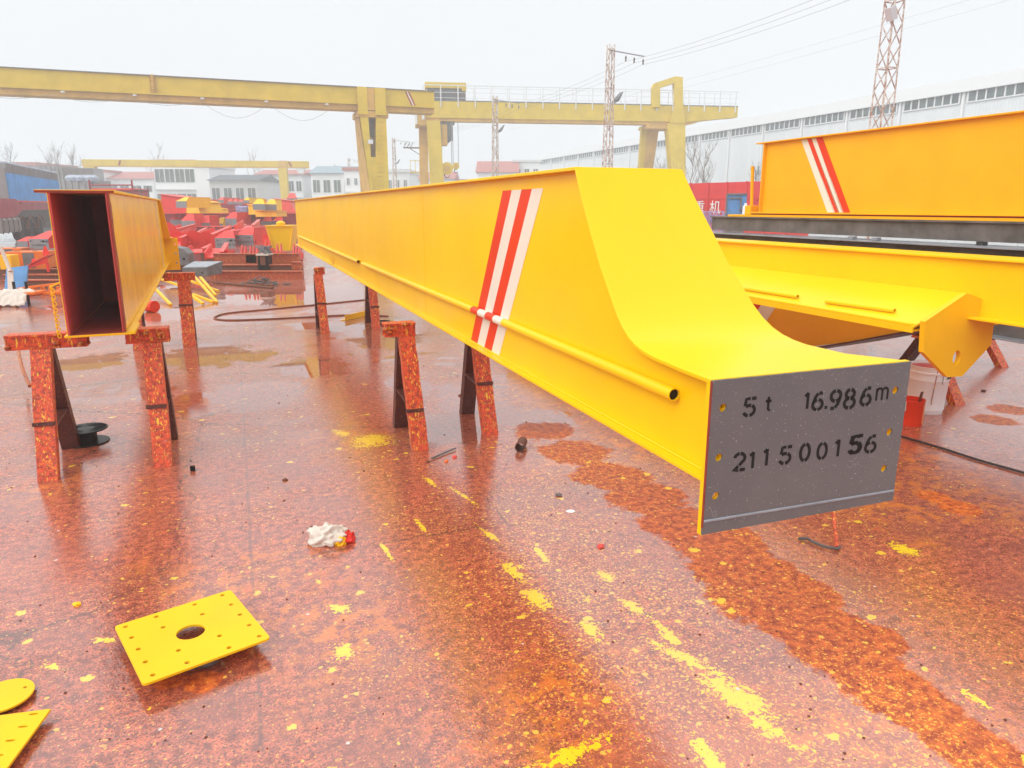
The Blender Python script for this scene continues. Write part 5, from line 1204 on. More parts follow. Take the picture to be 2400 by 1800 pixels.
def sheet_wagon(name, label, px0, px1, pyt, pyb, Y, mat, dy=2.3, yaw=0, tarp=False, cat='wagon'):
    p = aty(px0, pyb, Y); q = aty(px1, pyt, Y); w_ = q.x - p.x
    t_ = thing(name, label, cat, (p.x, p.y, 0), R(yaw)); m_ = MB(); n_ = max(3, int(w_ / .35))
    m_.box(0, w_, 0, dy, min(p.z, .9), q.z)
    for k in range(n_): m_.box(k * w_ / n_, k * w_ / n_ + .1, -.05, -.0, min(p.z, .9), q.z)
    m_.build('ribbed_body', M[mat], t_)
    MB().box(.2, w_ - .2, .1, dy - .1, 0, min(p.z, .9) - .01).build('undercarriage', M['black'], t_)
    if tarp:
        tb = MB(); rd = random.Random(9)
        for k in range(9): x = w_ * k / 9; tb.lathe([(0, -.3), (.25, -.15), (.3, .05), (.15, .2), (0, .22)], (x + .3, .15 + rd.uniform(0, .2), q.z + .1), 8)
        tb.build('bundled_tarp', M['tarp'], t_)
    return t_
sheet_wagon('grey_container', 'tall pale grey container behind the blue truck', 128, 154, 393, 470, 50, 'contgrey', 2.4, -20, cat='container')
sheet_wagon('grey_container', 'ribbed grey container rising above the blue truck roof', 60, 126, 388, 470, 56, 'contgrey', 2.4, cat='container')
sheet_wagon('grey_container', 'faint long grey container behind the tarpaulin wagon', 150, 206, 393, 470, 66, 'contgrey', 2.4, cat='container')
sheet_wagon('tarp_wagon', 'grey ribbed wagon with bundled blue and white tarpaulin on top', 155, 210, 422, 470, 46, 'contgrey', 2.4, 0, True)
# red cab seen over the open girder
p = aty(218, 500, 40); rc = thing('red_cab', 'red truck cab with roof rack behind the open girder', 'truck', (p.x, p.y, 0), 0)
wc = aty(312, 445, 40).x - p.x; zc1 = aty(300, 441, 40).z
MB().prism([(0, .8), (wc, .8), (wc - .05, zc1 - .5), (wc - .1, zc1 - .12), (.2, zc1 - .12), (0, zc1 - .5)], 0, 1.9, 'y').build('cab_body', M['maroon'], rc, bevel=.03)
MB().prism([(.14, zc1 - .62), (wc - .12, zc1 - .62), (wc - .16, zc1 - .2), (.24, zc1 - .2)], -.012, -.002, 'y').build('windscreen', M['win'], rc)
MB().box(.1, wc - .05, -.05, 1.95, zc1 - .118, zc1).build('cab_roof', M['red2'], rc, bevel=.02)
for x in (.05, wc - .0): MB().tube([(x, -.05, zc1 - .3), (x, -.05, zc1 + .42)], .05, 6).build('rack_post', M['maroon'], rc)
MB().tube([(0, -.05, zc1 + .16), (wc, -.05, zc1 + .16)], .04, 6).build('rack_bar', M['maroon'], rc)
for x in (wc + .35, wc + .75): MB().tube([(x, .1, .6), (x, .1, zc1 + .1)], .035, 6).build('rear_rail_post', M['dsteel'], rc)
MB().tube([(wc, .1, zc1 - .1), (wc + .8, .1, zc1 - .1)], .035, 6).build('rear_rail', M['dsteel'], rc)
for x in (.4, wc - .3): MB().lathe([(0, 0), (.45, 0), (.45, .3), (0, .3)], n=20, M=Matrix(((1, 0, 0, x), (0, 0, 1, .1), (0, 1, 0, .45), (0, 0, 0, 1)))).build('tyre', M['tyre'], rc)

# ------------------------------------------------------------------ red sheet wall with sign, blue board
RA = aty(1560, 428, 36); RB_ = aty(1905, 415, 30); RF = Frame(RA, RB_ - RA)
rw = thing('red_fence', 'tall red sheet hoarding with white characters at the right', 'fence', (RF.o.x, RF.o.y, 0), RF.a)
ln = (RB_ - RA).length + .0; ztp = RF.xz(1680, 428)[1]
MB().box(-1.5, ln, 0, .08, .2, ztp).build('sheet', M['wall_red'], rw)
nrib = 9
for k in range(nrib + 1): MB().box(-1.5 + k * (ln + 1.5) / nrib - .04, -1.5 + k * (ln + 1.5) / nrib + .04, -.05, -.001, .2, ztp + .02).build('post', M['wall_red'], rw)
for py in (464, 492):
    z = RF.xz(1700, py)[1]; MB().box(-1.5, ln, -.035, -.002, z - .03, z + .03).build('rail', M['wall_red'], rw)
br = MB()
for k in range(nrib): x = -1.5 + k * (ln + 1.5) / nrib; z = RF.xz(1700, 492)[1]; br.bar((x + .05, -.02, z), (x + .7 * (ln + 1.5) / nrib, -.02, RF.xz(1700, 464)[1]), .04, .03)
br.build('diagonal_bracing', M['wall_red'], rw)
for ch_, px, py in (('起', 1603, 480), ('重', 1640, 497), ('机', 1677, 497)):
    x, z = RF.xz(px, py); z = RF.xz(1677, 497)[1]
    text_mesh('sign_character', ch_, .62, M['char_white'], rw, (x, -.055, z - .02), (R(90), 0, 0), .004)
P_ = aty(1724, 503, 24); bb = thing('blue_board', 'worn blue board leaning before the red fence', 'board', (P_.x, P_.y, 0), R(-6))
P0_ = aty(1724, 503, 24); P1_ = aty(1749, 455, 24)
w_ = P1_.x - aty(1703, 455, 24).x
MB().box(-w_ / 2, w_ / 2, 0, .05, P0_.z, P1_.z).build('board', M['blue'], bb)
for a_, b__ in (((-w_ / 2, P0_.z), (-w_ / 2, P1_.z)), ((-w_ / 2, P1_.z), (w_ / 2, P1_.z)), ((w_ * .22, P0_.z + .1), (w_ * .22, P1_.z - .12)), ((-w_ / 2 + .08, P1_.z - .12), (w_ * .22, P1_.z - .12))):
    MB().bar((a_[0], -.02, a_[1]), (b__[0], -.02, b__[1]), .05, .04, Vector((0, 1, 0))).build('frame_strip', M['steel'], bb)
MB().lathe([(0, 0), (.09, 0), (.09, .26), (.04, .30), (.04, .36), (0, .36)], (w_ * .42, -.15, P0_.z), 14).build('white_bottle', M['pail'], bb)
MB().box(-w_ * .45, w_ * .45, .001, .3, 0, P0_.z - .002).build('support', M['dsteel'], bb)
nt_ = MB(); rd = random.Random(12)
for k in range(120):
    x = rd.uniform(-1.2, 1.0); nt_.tube([(x, rd.uniform(0, .3), 0), (x + rd.gauss(0, .2), rd.uniform(0, .3), rd.uniform(.8, 1.38)), (x + rd.gauss(0, .4), rd.uniform(0, .3), rd.uniform(.9, 1.40))], .014, 4)
P_ = aty(1672, 510, 26); o = nt_.build('tangled_wire', M['lilac'], None); o.location = (P_.x, P_.y, 0); o['kind'] = 'stuff'; o['label'] = 'tangle of violet wire heaped below the red fence'

# ------------------------------------------------------------------ white factory hall
HA = onz(2400, 160, 11); HB = onz(1264, 363.5, 11); HF = Frame(HB, HA - HB)      # x grows towards the camera
hall = thing('factory_hall', 'long white factory hall with a ribbon of windows on the right', 'building', (HF.o.x, HF.o.y, 0), HF.a)
hx = lambda px, py: HF.xz(px, py)
HLN = hx(2400, 160)[0] + 25
HY = -HF.n.dot(CAM - HF.o)  # side facing the camera
sgn = 1 if HF.n.dot(CAM - HF.o) > 0 else -1      # +1: camera on the +y side
def yb(a, b_): return (min(-sgn * a, -sgn * b_), max(-sgn * a, -sgn * b_))
y0, y1 = yb(0, 30)
MB().box(0, HLN, y0, y1, 0, 10.0).build('wall', M['hall_wall'], hall)
ya, yb_ = yb(-.35, 30.3); rfm = MB(); ysn = -sgn
rfm.prism([(ysn * -.4, 10.01), (ysn * -.4, 10.95), (ysn * 0.2, 11.0), (ysn * 15, 12.6), (ysn * 30.4, 11.0), (ysn * 30.4, 10.01)], -.3, HLN, 'x')
rfm.build('roof', M['trim'], hall)
zw0, zw1 = hx(2100, 262)[1], hx(2100, 233)[1]
wy = sorted((ysn * -.02, ysn * -.06)); py_ = sorted((ysn * -.061, ysn * -.12))
bay = HLN / 20
for k in range(20):
    x = k * bay
    wi = MB().box(x + .35, x + bay - .35, wy[0], wy[1], zw0, zw1).build('window', M['hall_win'], hall)
    mu = MB()
    for j in range(8): xx = x + .35 + (bay - .7) * j / 7; mu.box(xx - .06, xx + .06, py_[0], py_[1], zw0 - .05, zw1 + .05)
    mu.box(x + .3, x + bay - .3, py_[0], py_[1], zw1 + .051, zw1 + .13); mu.box(x + .3, x + bay - .3, py_[0], py_[1], zw0 - .13, zw0 - .051)
    mu.build('window_frame', M['trim'], wi)
    yy = sorted((ysn * -.02, ysn * -.16)); MB().box(x - .1, x + .1, yy[0], yy[1], 0, 10).build('downpipe', M['trim'], hall)

# ------------------------------------------------------------------ apartment houses beyond the yard
def house(label, Y, px0, px1, roof_top, eave, mat='white', roof='roof_pink', kind='gable', rows=2, cols=4, base=None, depth=9, wsize=(.5, .5), gcat='house', gap=0):
    a = aty(px0, eave, Y); b_ = aty(px1, eave, Y); t_ = thing('apartment_house', label, gcat, (a.x, Y, 0), 0, 'houses beyond the yard'); w_ = b_.x - a.x; H_ = a.z; rt_ = aty(px0, roof_top, Y).z
    MB().box(0, w_, 0, depth, 0, H_).build('wall', M[mat], t_)
    if kind == 'gable': MB().prism([(-.4, H_ + .005), (depth * .5, rt_), (depth + .4, H_ + .005)], -.3, w_ + .3, 'x').build('roof', M[roof], t_)
    elif kind == 'cross': MB().prism([(-.4, H_ + .005), (w_ * .5, rt_), (w_ + .4, H_ + .005)], -.3, depth, 'y').build('roof', M[roof], t_)
    elif kind == 'flat': MB().box(-.2, w_ + .2, -.2, depth, H_ + .005, max(rt_, H_ + .3)).build('roof', M[roof], t_)
    fh = 3.1; nrow = rows
    for r_ in range(nrow):
        z = H_ - 1.0 - wsize[1] * 2.4 - r_ * fh
        if z < .4: break
        for c_ in range(cols):
            cw_ = w_ / cols; x = cw_ * (c_ + .5); ww = min(.46, wsize[0] * .68) * cw_
            f_ = MB().box(x - ww - .06, x + ww + .06, -.05, -.001, z - .06, z + wsize[1] * 2.6 + .06).build('window', M['trim'], t_)
            pn = MB(); npn = max(2, int(ww * 2 / .8))
            for q_ in range(npn): pn.box(x - ww + 2 * ww * q_ / npn + .04, x - ww + 2 * ww * (q_ + 1) / npn - .04, -.08, -.051, z, z + wsize[1] * 2.6)
            pn.build('pane', M['win'], f_)
        if kind != 'flat' or True:
            MB().box(-.1, w_ + .1, -.35, -.002, z - 1.0, z - .85).build('ledge', M['white2'], t_)
    return t_
house('long house with faded pink roof left, behind the distant gantry', 105, 222, 358, 399, 419, rows=2, cols=5, wsize=(.55, .3))
h2 = house('flat-roofed white block with rows of large windows', 98, 359, 454, 376, 380, kind='flat', roof='roof_pink', rows=3, cols=4, wsize=(.85, .62))
MB().box(5.0, 7.6, 1, 4, h2.children[0].dimensions.z * 1 + .3, h2.children[0].dimensions.z + 1.7).build('roof_hut', M['white2'], h2)
MB().lathe([(0, 0), (.8, 0), (.8, 1.2), (0, 1.25)], (6.4, 2.5, h2.children[0].dimensions.z + 1.75), 14).build('water_tank', M['roof_blue'], h2)
house('blank white gable wall block between two houses', 97, 455, 489, 388, 391, kind='flat', roof='trim', rows=0, cols=1)
house('house with dark grey roof and balcony in the middle distance', 92, 490, 602, 406, 423, 'white2', 'roof_grey', rows=2, cols=4, wsize=(.5, .55))
house('pale house with pink roof behind the right leg of the distant gantry', 104, 600, 708, 394, 409, 'white', 'roof_pink', rows=3, cols=6, wsize=(.5, .5))
house('white house with blue grey roof and two floors of windows', 100, 728, 826, 385, 406, 'white', 'roof_blue', rows=3, cols=4, wsize=(.5, .6))
house('plain white block right of the blue grey roof', 96, 806, 842, 392, 400, kind='flat', roof='roof_pink', rows=2, cols=2, wsize=(.3, .3))
house('narrow white block between the gantry legs', 92, 905, 958, 396, 404, 'white', 'trim', kind='flat', rows=2, cols=3, wsize=(.3, .4))
house('house with pink roof and blue awnings between the gantry legs', 104, 957, 1062, 399, 419, 'white', 'roof_pink', rows=3, cols=5, wsize=(.7, .5))
house('long low grey roofed house right of the hooks', 112, 1060, 1120, 417, 421, 'white2', 'roof_grey', rows=1, cols=4)
house('gabled house with pink roof right of the third lattice mast', 100, 1120, 1212, 373, 404, 'white', 'roof_pink', rows=2, cols=4, wsize=(.4, .5))
house('small white house with flat roof next to the factory hall', 104, 1204, 1266, 376, 380, 'white', 'white2', kind='flat', rows=2, cols=3, wsize=(.4, .4))
house('faint house with pink roof behind the blue truck', 96, 34, 84, 380, 392, 'white', 'roof_pink', kind='flat', rows=1, cols=3)
house('faint pale block behind the grey container', 100, 152, 200, 394, 399, 'white', 'roof_pink', kind='flat', rows=1, cols=3)

# ------------------------------------------------------------------ gantry cranes
CRZ = 8.0
c1s = W(52.6, 0, 0); C1 = Frame(W(52.6, 0, 0), NN)
gc = thing('gantry_crane', 'big weathered yellow gantry crane spanning the upper left', 'gantry crane', (C1.o.x, C1.o.y, 0), C1.a)
c1 = lambda px, py: C1.xz(px, py)
xr = c1(1018, 240)[0]; xl = -36
zg0 = c1(1018, 266)[1]; zgt = c1(1018, 215)[1]; zgl = c1(1018, 252)[1]
gd = MB().box(xl, xr, 0, 1.3, zgl, zgt).build('girder', M['crane_yellow'], gc)
MB().box(xl, xr, .05, 1.25, zg0, zgl - .001).build('runway_beam', M['crane_brown'], gc)
MB().box(xl, xr, -.12, -.001, zgl - .05, zgl + .05).build('cable_rail', M['crane_yellow'], gc)
MB().box(xl, xr + .05, -.1, 1.4, zgt + .001, zgt + .05).build('top_plate', M['steel'], gc)
for k in range(11): MB().lathe([(0, 0), (.12, .03), (.12, .1), (0, .14)], (xl + 8 + k * 2.95 * 1.3, -.16, zgl - .22), 8).build('lamp', M['trim'], gc)
bj = MB(); xj = c1(358, 190)[0]
for k in range(8): bj.lathe([(0, 0), (.09, .02), (.09, .1), (0, .12)], (xj, -.1, zgl + .1 + k * (zgt - zgl) / 8), 8)
bj.bar((xj - .18, -.03, zgl - .1), (xj - .18, -.03, zgt + .1), .04, .03); bj.bar((xj + .18, -.03, zgl - .1), (xj + .18, -.03, zgt + .1), .04, .03)
bj.build('joint_bolts', M['crane_brown'], gc)
wr_ = MB()
for k in range(9):
    x0_ = xl + 6 + k * 4.1; wr_.tube([(x0_ + 4.1 * t / 6, -.08, zg0 + .1 - (.35 if k < 7 else .95) * math.sin(math.pi * t / 6)) for t in range(7)], .011, 4)
wr_.build('festoon_cable', M['wire'], gc)
for i, (mt, xa) in enumerate((('maroon', 948), ('stripe_white', 952), ('maroon', 955))):
    a = c1(xa, 196); b_ = c1(xa + 15, 227); MB().prism([(a[0], zgt - .1), (a[0] + .11, zgt - .1), (b_[0] + .11, zgl + .06), (b_[0], zgl + .06)], -.006 - .003 * i, -.001, 'y').build('stripe', M[mt], gc)
def leg_set(parent, fr, pts_front, mat_f, zt_, depth0, depth1, y0=.1):
    """front arms of the portal leg as tapered boxes, deeper in the direction of travel towards the ground"""
    for (xt0, xt1, xb0, xb1) in pts_front:
        MB().hexa([(xb0, y0 - .3, 0), (xb1, y0 - .3, 0), (xb1, y0 + depth1, 0), (xb0, y0 + depth1, 0)],
                  [(xt0, y0, zt_), (xt1, y0, zt_), (xt1, y0 + depth0, zt_), (xt0, y0 + depth0, zt_)]).build('leg', M[mat_f], parent)
zt_ = c1(870, 225)[1]
xA0, xA1 = c1(880, 225)[0], c1(902, 225)[0]; xB0, xB1 = c1(838, 225)[0], c1(860, 225)[0]
xbA = c1(885, 440)[0]; xbB = c1(906, 440)[0]
xm0 = c1(862, 440)[0]
leg_set(gc, C1, [(xA0, xA1, xbA - .35, xbB + .1), (xB0, xB1, xm0 + .4, xbA - .36)], 'crane_yellow', zg0 + .2, 1.8, 5.0, -.15)
MB().box(xB0 - .1, xA1 + .15, -.2, 2.0, zg0 - .45, zg0 - .05).build('saddle', M['crane_brown'], gc)
MB().box(c1(858, 225)[0], c1(876, 225)[0], -.21, 1.6, zg0 - .0, zgt - .02).build('joint_gap', M['crane_brown'], gc)  # brown box stands in for the dark gap between the girder parts
MB().box(xB0 - .05, xB0 + .6, -.30, -.205, zg0 - .3, zgt + .02).build('end_frame', M['crane_yellow'], gc)
MB().box(xA0 - .1, xA1, -.30, -.205, zg0 - .3, zgt - .0).build('end_frame', M['crane_yellow'], gc)
MB().box(xB0 + .7, xA0 - .1, .5, 1.3, zg0 - 1.6, zg0 - .46).build('motor', M['dsteel'], gc)
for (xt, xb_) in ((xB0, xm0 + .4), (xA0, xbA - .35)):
    MB().hexa([(xb_ - .02, -.4, .02), (xb_ - .003, -.4, .02), (xb_ - .003, 4.8, .02), (xb_ - .02, 4.8, .02)], [(xt - .02, -.12, zg0 - .46), (xt - .003, -.12, zg0 - .46), (xt - .003, 1.6, zg0 - .46), (xt - .02, 1.6, zg0 - .46)]).build('leg_side_skin', M['crane_brown'], gc)  # thin browner skin over the left side faces of the legs
f6 = .60; zf6 = f6 * (zg0 + .2)
MB().prism([(xbA - .37, .02), (xbA - .34, .02), ((xbA - .35) * (1 - f6) + xA0 * f6 + .02, zf6), ((xbA - .36) * (1 - f6) + xB1 * f6 - .02, zf6)], -.27, .4, 'y').build('infill_plate', M['crane_yellow'], gc)
rg_ = MB()
for k in range(26):
    z = .6 + k * .3; f = z / zg0; x = (xbA - .1) * (1 - f) + (xA0 + .35) * f; rg_.bar((x - .22, -.36 + .25 * f - .1, z), (x + .22, -.36 + .25 * f - .1, z), .025)
rg_.build('ladder_rungs', M['crane_brown'], gc)
MB().box(c1(860, 335)[0], c1(872, 335)[0], -.42, -.40, c1(860, 338)[1], c1(860, 328)[1]).build('notice', M['trim'], gc)
MB().box(xm0 - 2.2, xbB + 1.2, -1.2, 5.8, .15, .7).build('wheel_beam', M['crane_yellow'], gc)
for x in (xm0 - 1.6, xbB + .6): MB().lathe([(0, 0), (.35, 0), (.35, .25), (0, .25)], n=20, M=Matrix(((1, 0, 0, x), (0, 0, 1, -.8), (0, 1, 0, .35), (0, 0, 0, 1)))).build('wheel', M['dsteel'], gc)
leg_set(gc, C1, [(xl + 3, xl + 3.8, xl + 2, xl + 2.9), (xl + 4.4, xl + 5.2, xl + 2.91, xl + 3.8)], 'crane_yellow', zg0, 1.8, 5.0, -.15)

# second crane with walkway, cab and hooks
A2, B2 = onz(990, 283, 9), onz(1600, 293, 9); C2 = Frame(A2, B2 - A2); c2 = lambda px, py: C2.xz(px, py)
g2 = thing('gantry_crane', 'second gantry crane with railed walkway, driver cab and two hooks', 'gantry crane', (C2.o.x, C2.o.y, 0), C2.a)
xa, xb = c2(993, 260)[0], c2(1729, 265)[0]; z0, z1 = 9.0, c2(1200, 240)[1]; zl = c2(1200, 279)[1]
xt = c2(1610, 290)[0]
MB().prism([(xa, zl), (xt, zl), (c2(1700, 280)[0], c2(1700, 277)[1]), (xb, c2(1728, 275)[1]), (xb, z1), (xa, z1)], 0, 1.2, 'y').build('girder', M['crane_yellow'], g2)
MB().prism([(xa, z0), (xt, z0), (xt + 1.2, zl - .001), (xa, zl - .001)], .1, 1.1, 'y').build('runway_beam', M['crane_brown'], g2)
MB().box(xa, xb, -.03, 1.25, z1 + .001, z1 + .08).build('walkway_deck', M['steel'], g2)
rl = MB(); zr = c2(1300, 206)[1]
n_ = 19
for k in range(n_ + 1):
    x = xa + (xb - xa - .3) * k / n_; rl.bar((x, -.08, z1 - .5), (x, -.08, zr), .09)
    if k % 1 == 0: rl.bar((x, 1.25, z1), (x, 1.25, zr - .0), .05)
for z, y in ((zr, -.08), ((z1 * .45 + zr * .55), -.08), ((z1 * .8 + zr * .2), -.08), (zr, 1.25)): rl.bar((xa, y, z), (xb, y, z), .07 if z == zr and y < 0 else .035)
rl.build('railing', M['trim'], g2)
hs0, hs1 = c2(1002, 215)[0], c2(1092, 215)[0]; zh = c2(1092, 193)[1]
hh = MB().box(hs0, hs1, .3, 1.2, z1 + .08, zh - .5).build('winch_house', M['dsteel'], g2)
MB().box(hs0 - .2, hs1 + .05, .2, 1.4, zh - .49, zh).build('house_roof', M['crane_yellow'], g2); MB().box(hs1 - .35, hs1 + .05, .1, .29, z1 + .9, zh - .5).build('house_panel', M['crane_yellow'], g2)
lv = MB()
for k in range(14): x = hs0 + .2 + k * (hs1 - hs0 - .8) / 14; lv.box(x, x + .12, .22, .29, z1 + .1, zh - .6)
lv.build('louvres', M['steel'], hh)
# left portal of crane two
def hb(p, nm, mat, tl, tr, bl, br, zt_, zb_, y0, y1, y0b=None, y1b=None):
    y0b = y0 if y0b is None else y0b; y1b = y1 if y1b is None else y1b
    return MB().hexa([(bl, y0b, zb_), (br, y0b, zb_), (br, y1b, zb_), (bl, y1b, zb_)], [(tl, y0, zt_), (tr, y0, zt_), (tr, y1, zt_), (tl, y1, zt_)]).build(nm, M[mat], p)
hb(g2, 'leg', 'crane_brown', c2(983, 290)[0], c2(1004, 290)[0], c2(985, 430)[0], c2(1006, 430)[0], z0 + .4, 0, 2.2, 3.0)
hb(g2, 'leg', 'crane_yellow', c2(1000, 283)[0], c2(1031, 283)[0], c2(1012, 440)[0], c2(1044, 440)[0], z0, 0, -.3, .5)
hb(g2, 'leg_stay', 'crane_yellow', c2(999, 283)[0], c2(1003, 283)[0], c2(1012, 430)[0], c2(1016, 430)[0], z0, 0, -.32, -.305)
MB().box(c2(973, 250)[0], c2(1000, 250)[0], -.1, 3.1, z0 - .35, c2(990, 247)[1]).build('portal_head', M['crane_brown'], g2)
MB().box(c2(972, 250)[0], c2(977, 250)[0], -.2, -.105, z0 - .3, c2(990, 247)[1]).build('portal_flange', M['trim'], g2)
MB().box(c2(988, 250)[0], c2(994, 250)[0], -.2, -.105, z0 + .1, c2(990, 247)[1]).build('portal_flange', M['trim'], g2)
# cab
cx0, cx1, cx2 = c2(1032, 300)[0], c2(1043, 300)[0], c2(1061, 300)[0]; zc0, zc1_ = c2(1040, 340)[1], c2(1040, 291)[1]
cab = MB().prism([(cx0, zc0), (cx1 + .2, zc0), (cx1 + .2, zc1_), (cx0, zc1_)], .1, 1.3, 'y').build('cab', M['crane_brown'], g2)
MB().prism([(cx1 + .22, zc0 + .15), (cx2, zc0 + .55), (cx2 - .1, zc1_), (cx1 + .22, zc1_)], .15, 1.25, 'y').build('cab_glazing', M['win'], cab)
fm = MB()
for xx in (cx1 + .22, (cx1 + cx2) / 2 + .1, cx2 - .04): fm.bar((xx, .12, zc0 + .35), (xx, .12, zc1_), .06)
fm.bar((cx1 + .2, .12, (zc0 + zc1_) / 2), (cx2, .12, (zc0 + zc1_) / 2), .06); fm.bar((cx1 + .2, .12, zc0 + .15), (cx2, .12, zc0 + .55), .06)
fm.build('glazing_bars', M['dsteel'], cab)
MB().box(cx0, cx2 + .2, .3, 1.0, zc1_ + .01, z0 - .001).build('cab_hanger', M['dsteel'], g2)
# hooks
def hookblock(pxc, pyt, pyb, rad, nm_label):
    x, zt__ = c2(pxc, pyt); _, zb__ = c2(pxc, pyb); q = C2.o + C2.u * x
    t_ = thing('hook_block', nm_label, 'hook', (q.x, q.y, zb__), C2.a); h_ = zt__ - zb__
    Mh = Matrix(((1, 0, 0, 0), (0, 0, 1, -.15), (0, 1, 0, h_ - rad), (0, 0, 0, 1)))
    MB().lathe([(0, 0), (rad, .02), (rad, .28), (0, .3)], n=22, M=Mh).build('sheave', M['crane_yellow'], t_)
    MB().lathe([(0, -.02), (rad * .55, -.02), (rad * .55, .0), (0, .0)], n=18, M=Mh).build('sheave_plate', M['crane_brown'], t_)
    MB().box(-rad * .4, rad * .4, -.1, .1, h_ * .34, h_ - rad * 1.7).build('shank', M['crane_brown'], t_)
    r_ = h_ * .17
    MB().tube([(r_ * math.cos(a_), 0, h_ * .19 + r_ * math.sin(a_)) for a_ in [R(100 + 28 * k) for k in range(-1, 10)]][::1], r_ * .35, 8, r_ * .12).build('hook', M['dsteel'], t_)
    rp = MB()
    for dx in (-rad * .8, rad * .8): rp.tube([(dx, 0, h_ - rad), (dx * 1.0, 0, z0 - zb__)], .03, 4)
    rp.build('hoist_rope', M['wire'], t_); return t_
hookblock(1047.5, 380, 417, .55, 'large yellow hook block hanging from the second gantry crane')
hookblock(1068.5, 381, 406, .30, 'small yellow hook block hanging right of the large one')
# right portal: A legs, loop over the girder
z2t = c2(1590, 181)[1]
hb(g2, 'leg', 'crane_brown', c2(1528, 300)[0], c2(1556, 300)[0], c2(1512, 440)[0], c2(1534, 440)[0], z0 - .05, 0, 1.3, 2.4, 2.4, 3.4)
hb(g2, 'leg', 'crane_yellow', c2(1514, 300)[0], c2(1528, 300)[0], c2(1510, 440)[0], c2(1518, 440)[0], z0 - .05, 0, 1.25, 1.7, 2.35, 2.8)
hb(g2, 'leg', 'crane_yellow', c2(1562, 300)[0], c2(1603, 300)[0], c2(1580, 440)[0], c2(1604, 440)[0], z0 + .1, 0, -.3, .8, -1.0, .0)
MB().box(c2(1515, 300)[0], c2(1600, 300)[0], -.05, 2.4, z0 - .35, z0 - .02).build('saddle', M['crane_brown'], g2)
hb(g2, 'clamp_arm', 'crane_yellow', c2(1580, 245)[0], c2(1598, 245)[0], c2(1568, 290)[0], c2(1603, 290)[0], c2(1590, 243)[1], z0 + .1, -.35, -.04)
lp_o = [(1578, 243), (1578, 197), (1545, 207), (1545, 252), (1527, 252), (1527, 205), (1532, 196), (1580, 180), (1598, 182), (1598, 243)]
MB().prism([c2(*p) for p in lp_o], -.3, .25, 'y').build('upper_loop', M['crane_yellow'], g2)
# power pick-up arm on the left leg
ar = MB(); ax0 = c2(945, 340)[0]
ar.bar((ax0, 2.5, c2(945, 341)[1]), (c2(984, 341)[0], 2.5, c2(945, 341)[1]), .12); ar.bar((c2(960, 341)[0], 2.5, c2(945, 342)[1]), (c2(985, 358)[0], 2.5, c2(985, 358)[1]), .06)
for k in range(3): xx = c2(946 + 8 * k, 340)[0]; ar.bar((xx, 2.5, c2(945, 341)[1]), (xx + .3, 2.5, c2(945, 327)[1]), .05)
ar.build('collector_arm', M['dsteel'], g2)
cc_ = c2(972, 400); pf = MB(); pf.box(cc_[0] - .4, cc_[0] + .9, 2.3, 2.7, cc_[1] - .1, cc_[1]); 
for dx in (-.35, .1, .5): pf.bar((cc_[0] + dx, 2.4, cc_[1]), (cc_[0] + dx, 2.4, cc_[1] + 1.1), .05)
pf.bar((cc_[0] - .4, 2.4, cc_[1] + 1.0), (cc_[0] + .9, 2.4, cc_[1] + 1.0), .05); pf.build('service_platform', M['crane_yellow'], g2)

# distant crane
A3, B3 = onz(193, 390, 6), onz(723, 394, 6); C3 = Frame(A3, B3 - A3); c3 = lambda px, py: C3.xz(px, py)
g3 = thing('gantry_crane', 'small faded gantry crane in the distance at the left', 'gantry crane', (C3.o.x, C3.o.y, 0), C3.a)
w3 = (B3 - A3).length; z3 = c3(400, 375)[1]
MB().box(0, w3, 0, .9, 6.0, z3).build('girder', M['crane_yellow'], g3)
MB().box(0, w3, -.05, -.001, 6.0, 6.12).build('lower_rail', M['crane_brown'], g3)
for xx in (.0, w3 * .56, w3 * .0 + 4.4): MB().box(xx + .1, xx + .2, -.02, -.001, 6.14, z3).build('joint_strip', M['crane_brown'], g3)
hb(g3, 'leg', 'crane_yellow', .15, 1.25, .9, 2.0, 5.999, 0, -.1, .9, -.6, 1.6)
hb(g3, 'leg', 'crane_yellow', c3(652, 400)[0], c3(672, 400)[0], c3(661, 450)[0], c3(674, 450)[0], 5.999, 0, -.1, .9, -.6, 1.6)
MB().box(c3(654, 380)[0], c3(672, 380)[0], -.08, -.002, 5.9, z3 + .03).build('saddle', M['crane_brown'], g3)
MB().prism([(c3(692, 396)[0], 5.99), (c3(715, 396)[0], 5.99), (c3(710, 408)[0], 5.4), (c3(700, 408)[0], 5.4)], 0, .8, 'y').build('hoist_box', M['trim'], g3)
for (xx, s_) in ((4.0, 'maroon'), (w3 - 2.3, 'maroon')): MB().prism([(xx, z3 - .08), (xx + .2, z3 - .08), (xx + (.0 if xx < 9 else .45), 6.15), (xx - (.2 if xx < 9 else -.25), 6.15)], -.03, -.022, 'y').build('stripe', M[s_], g3)

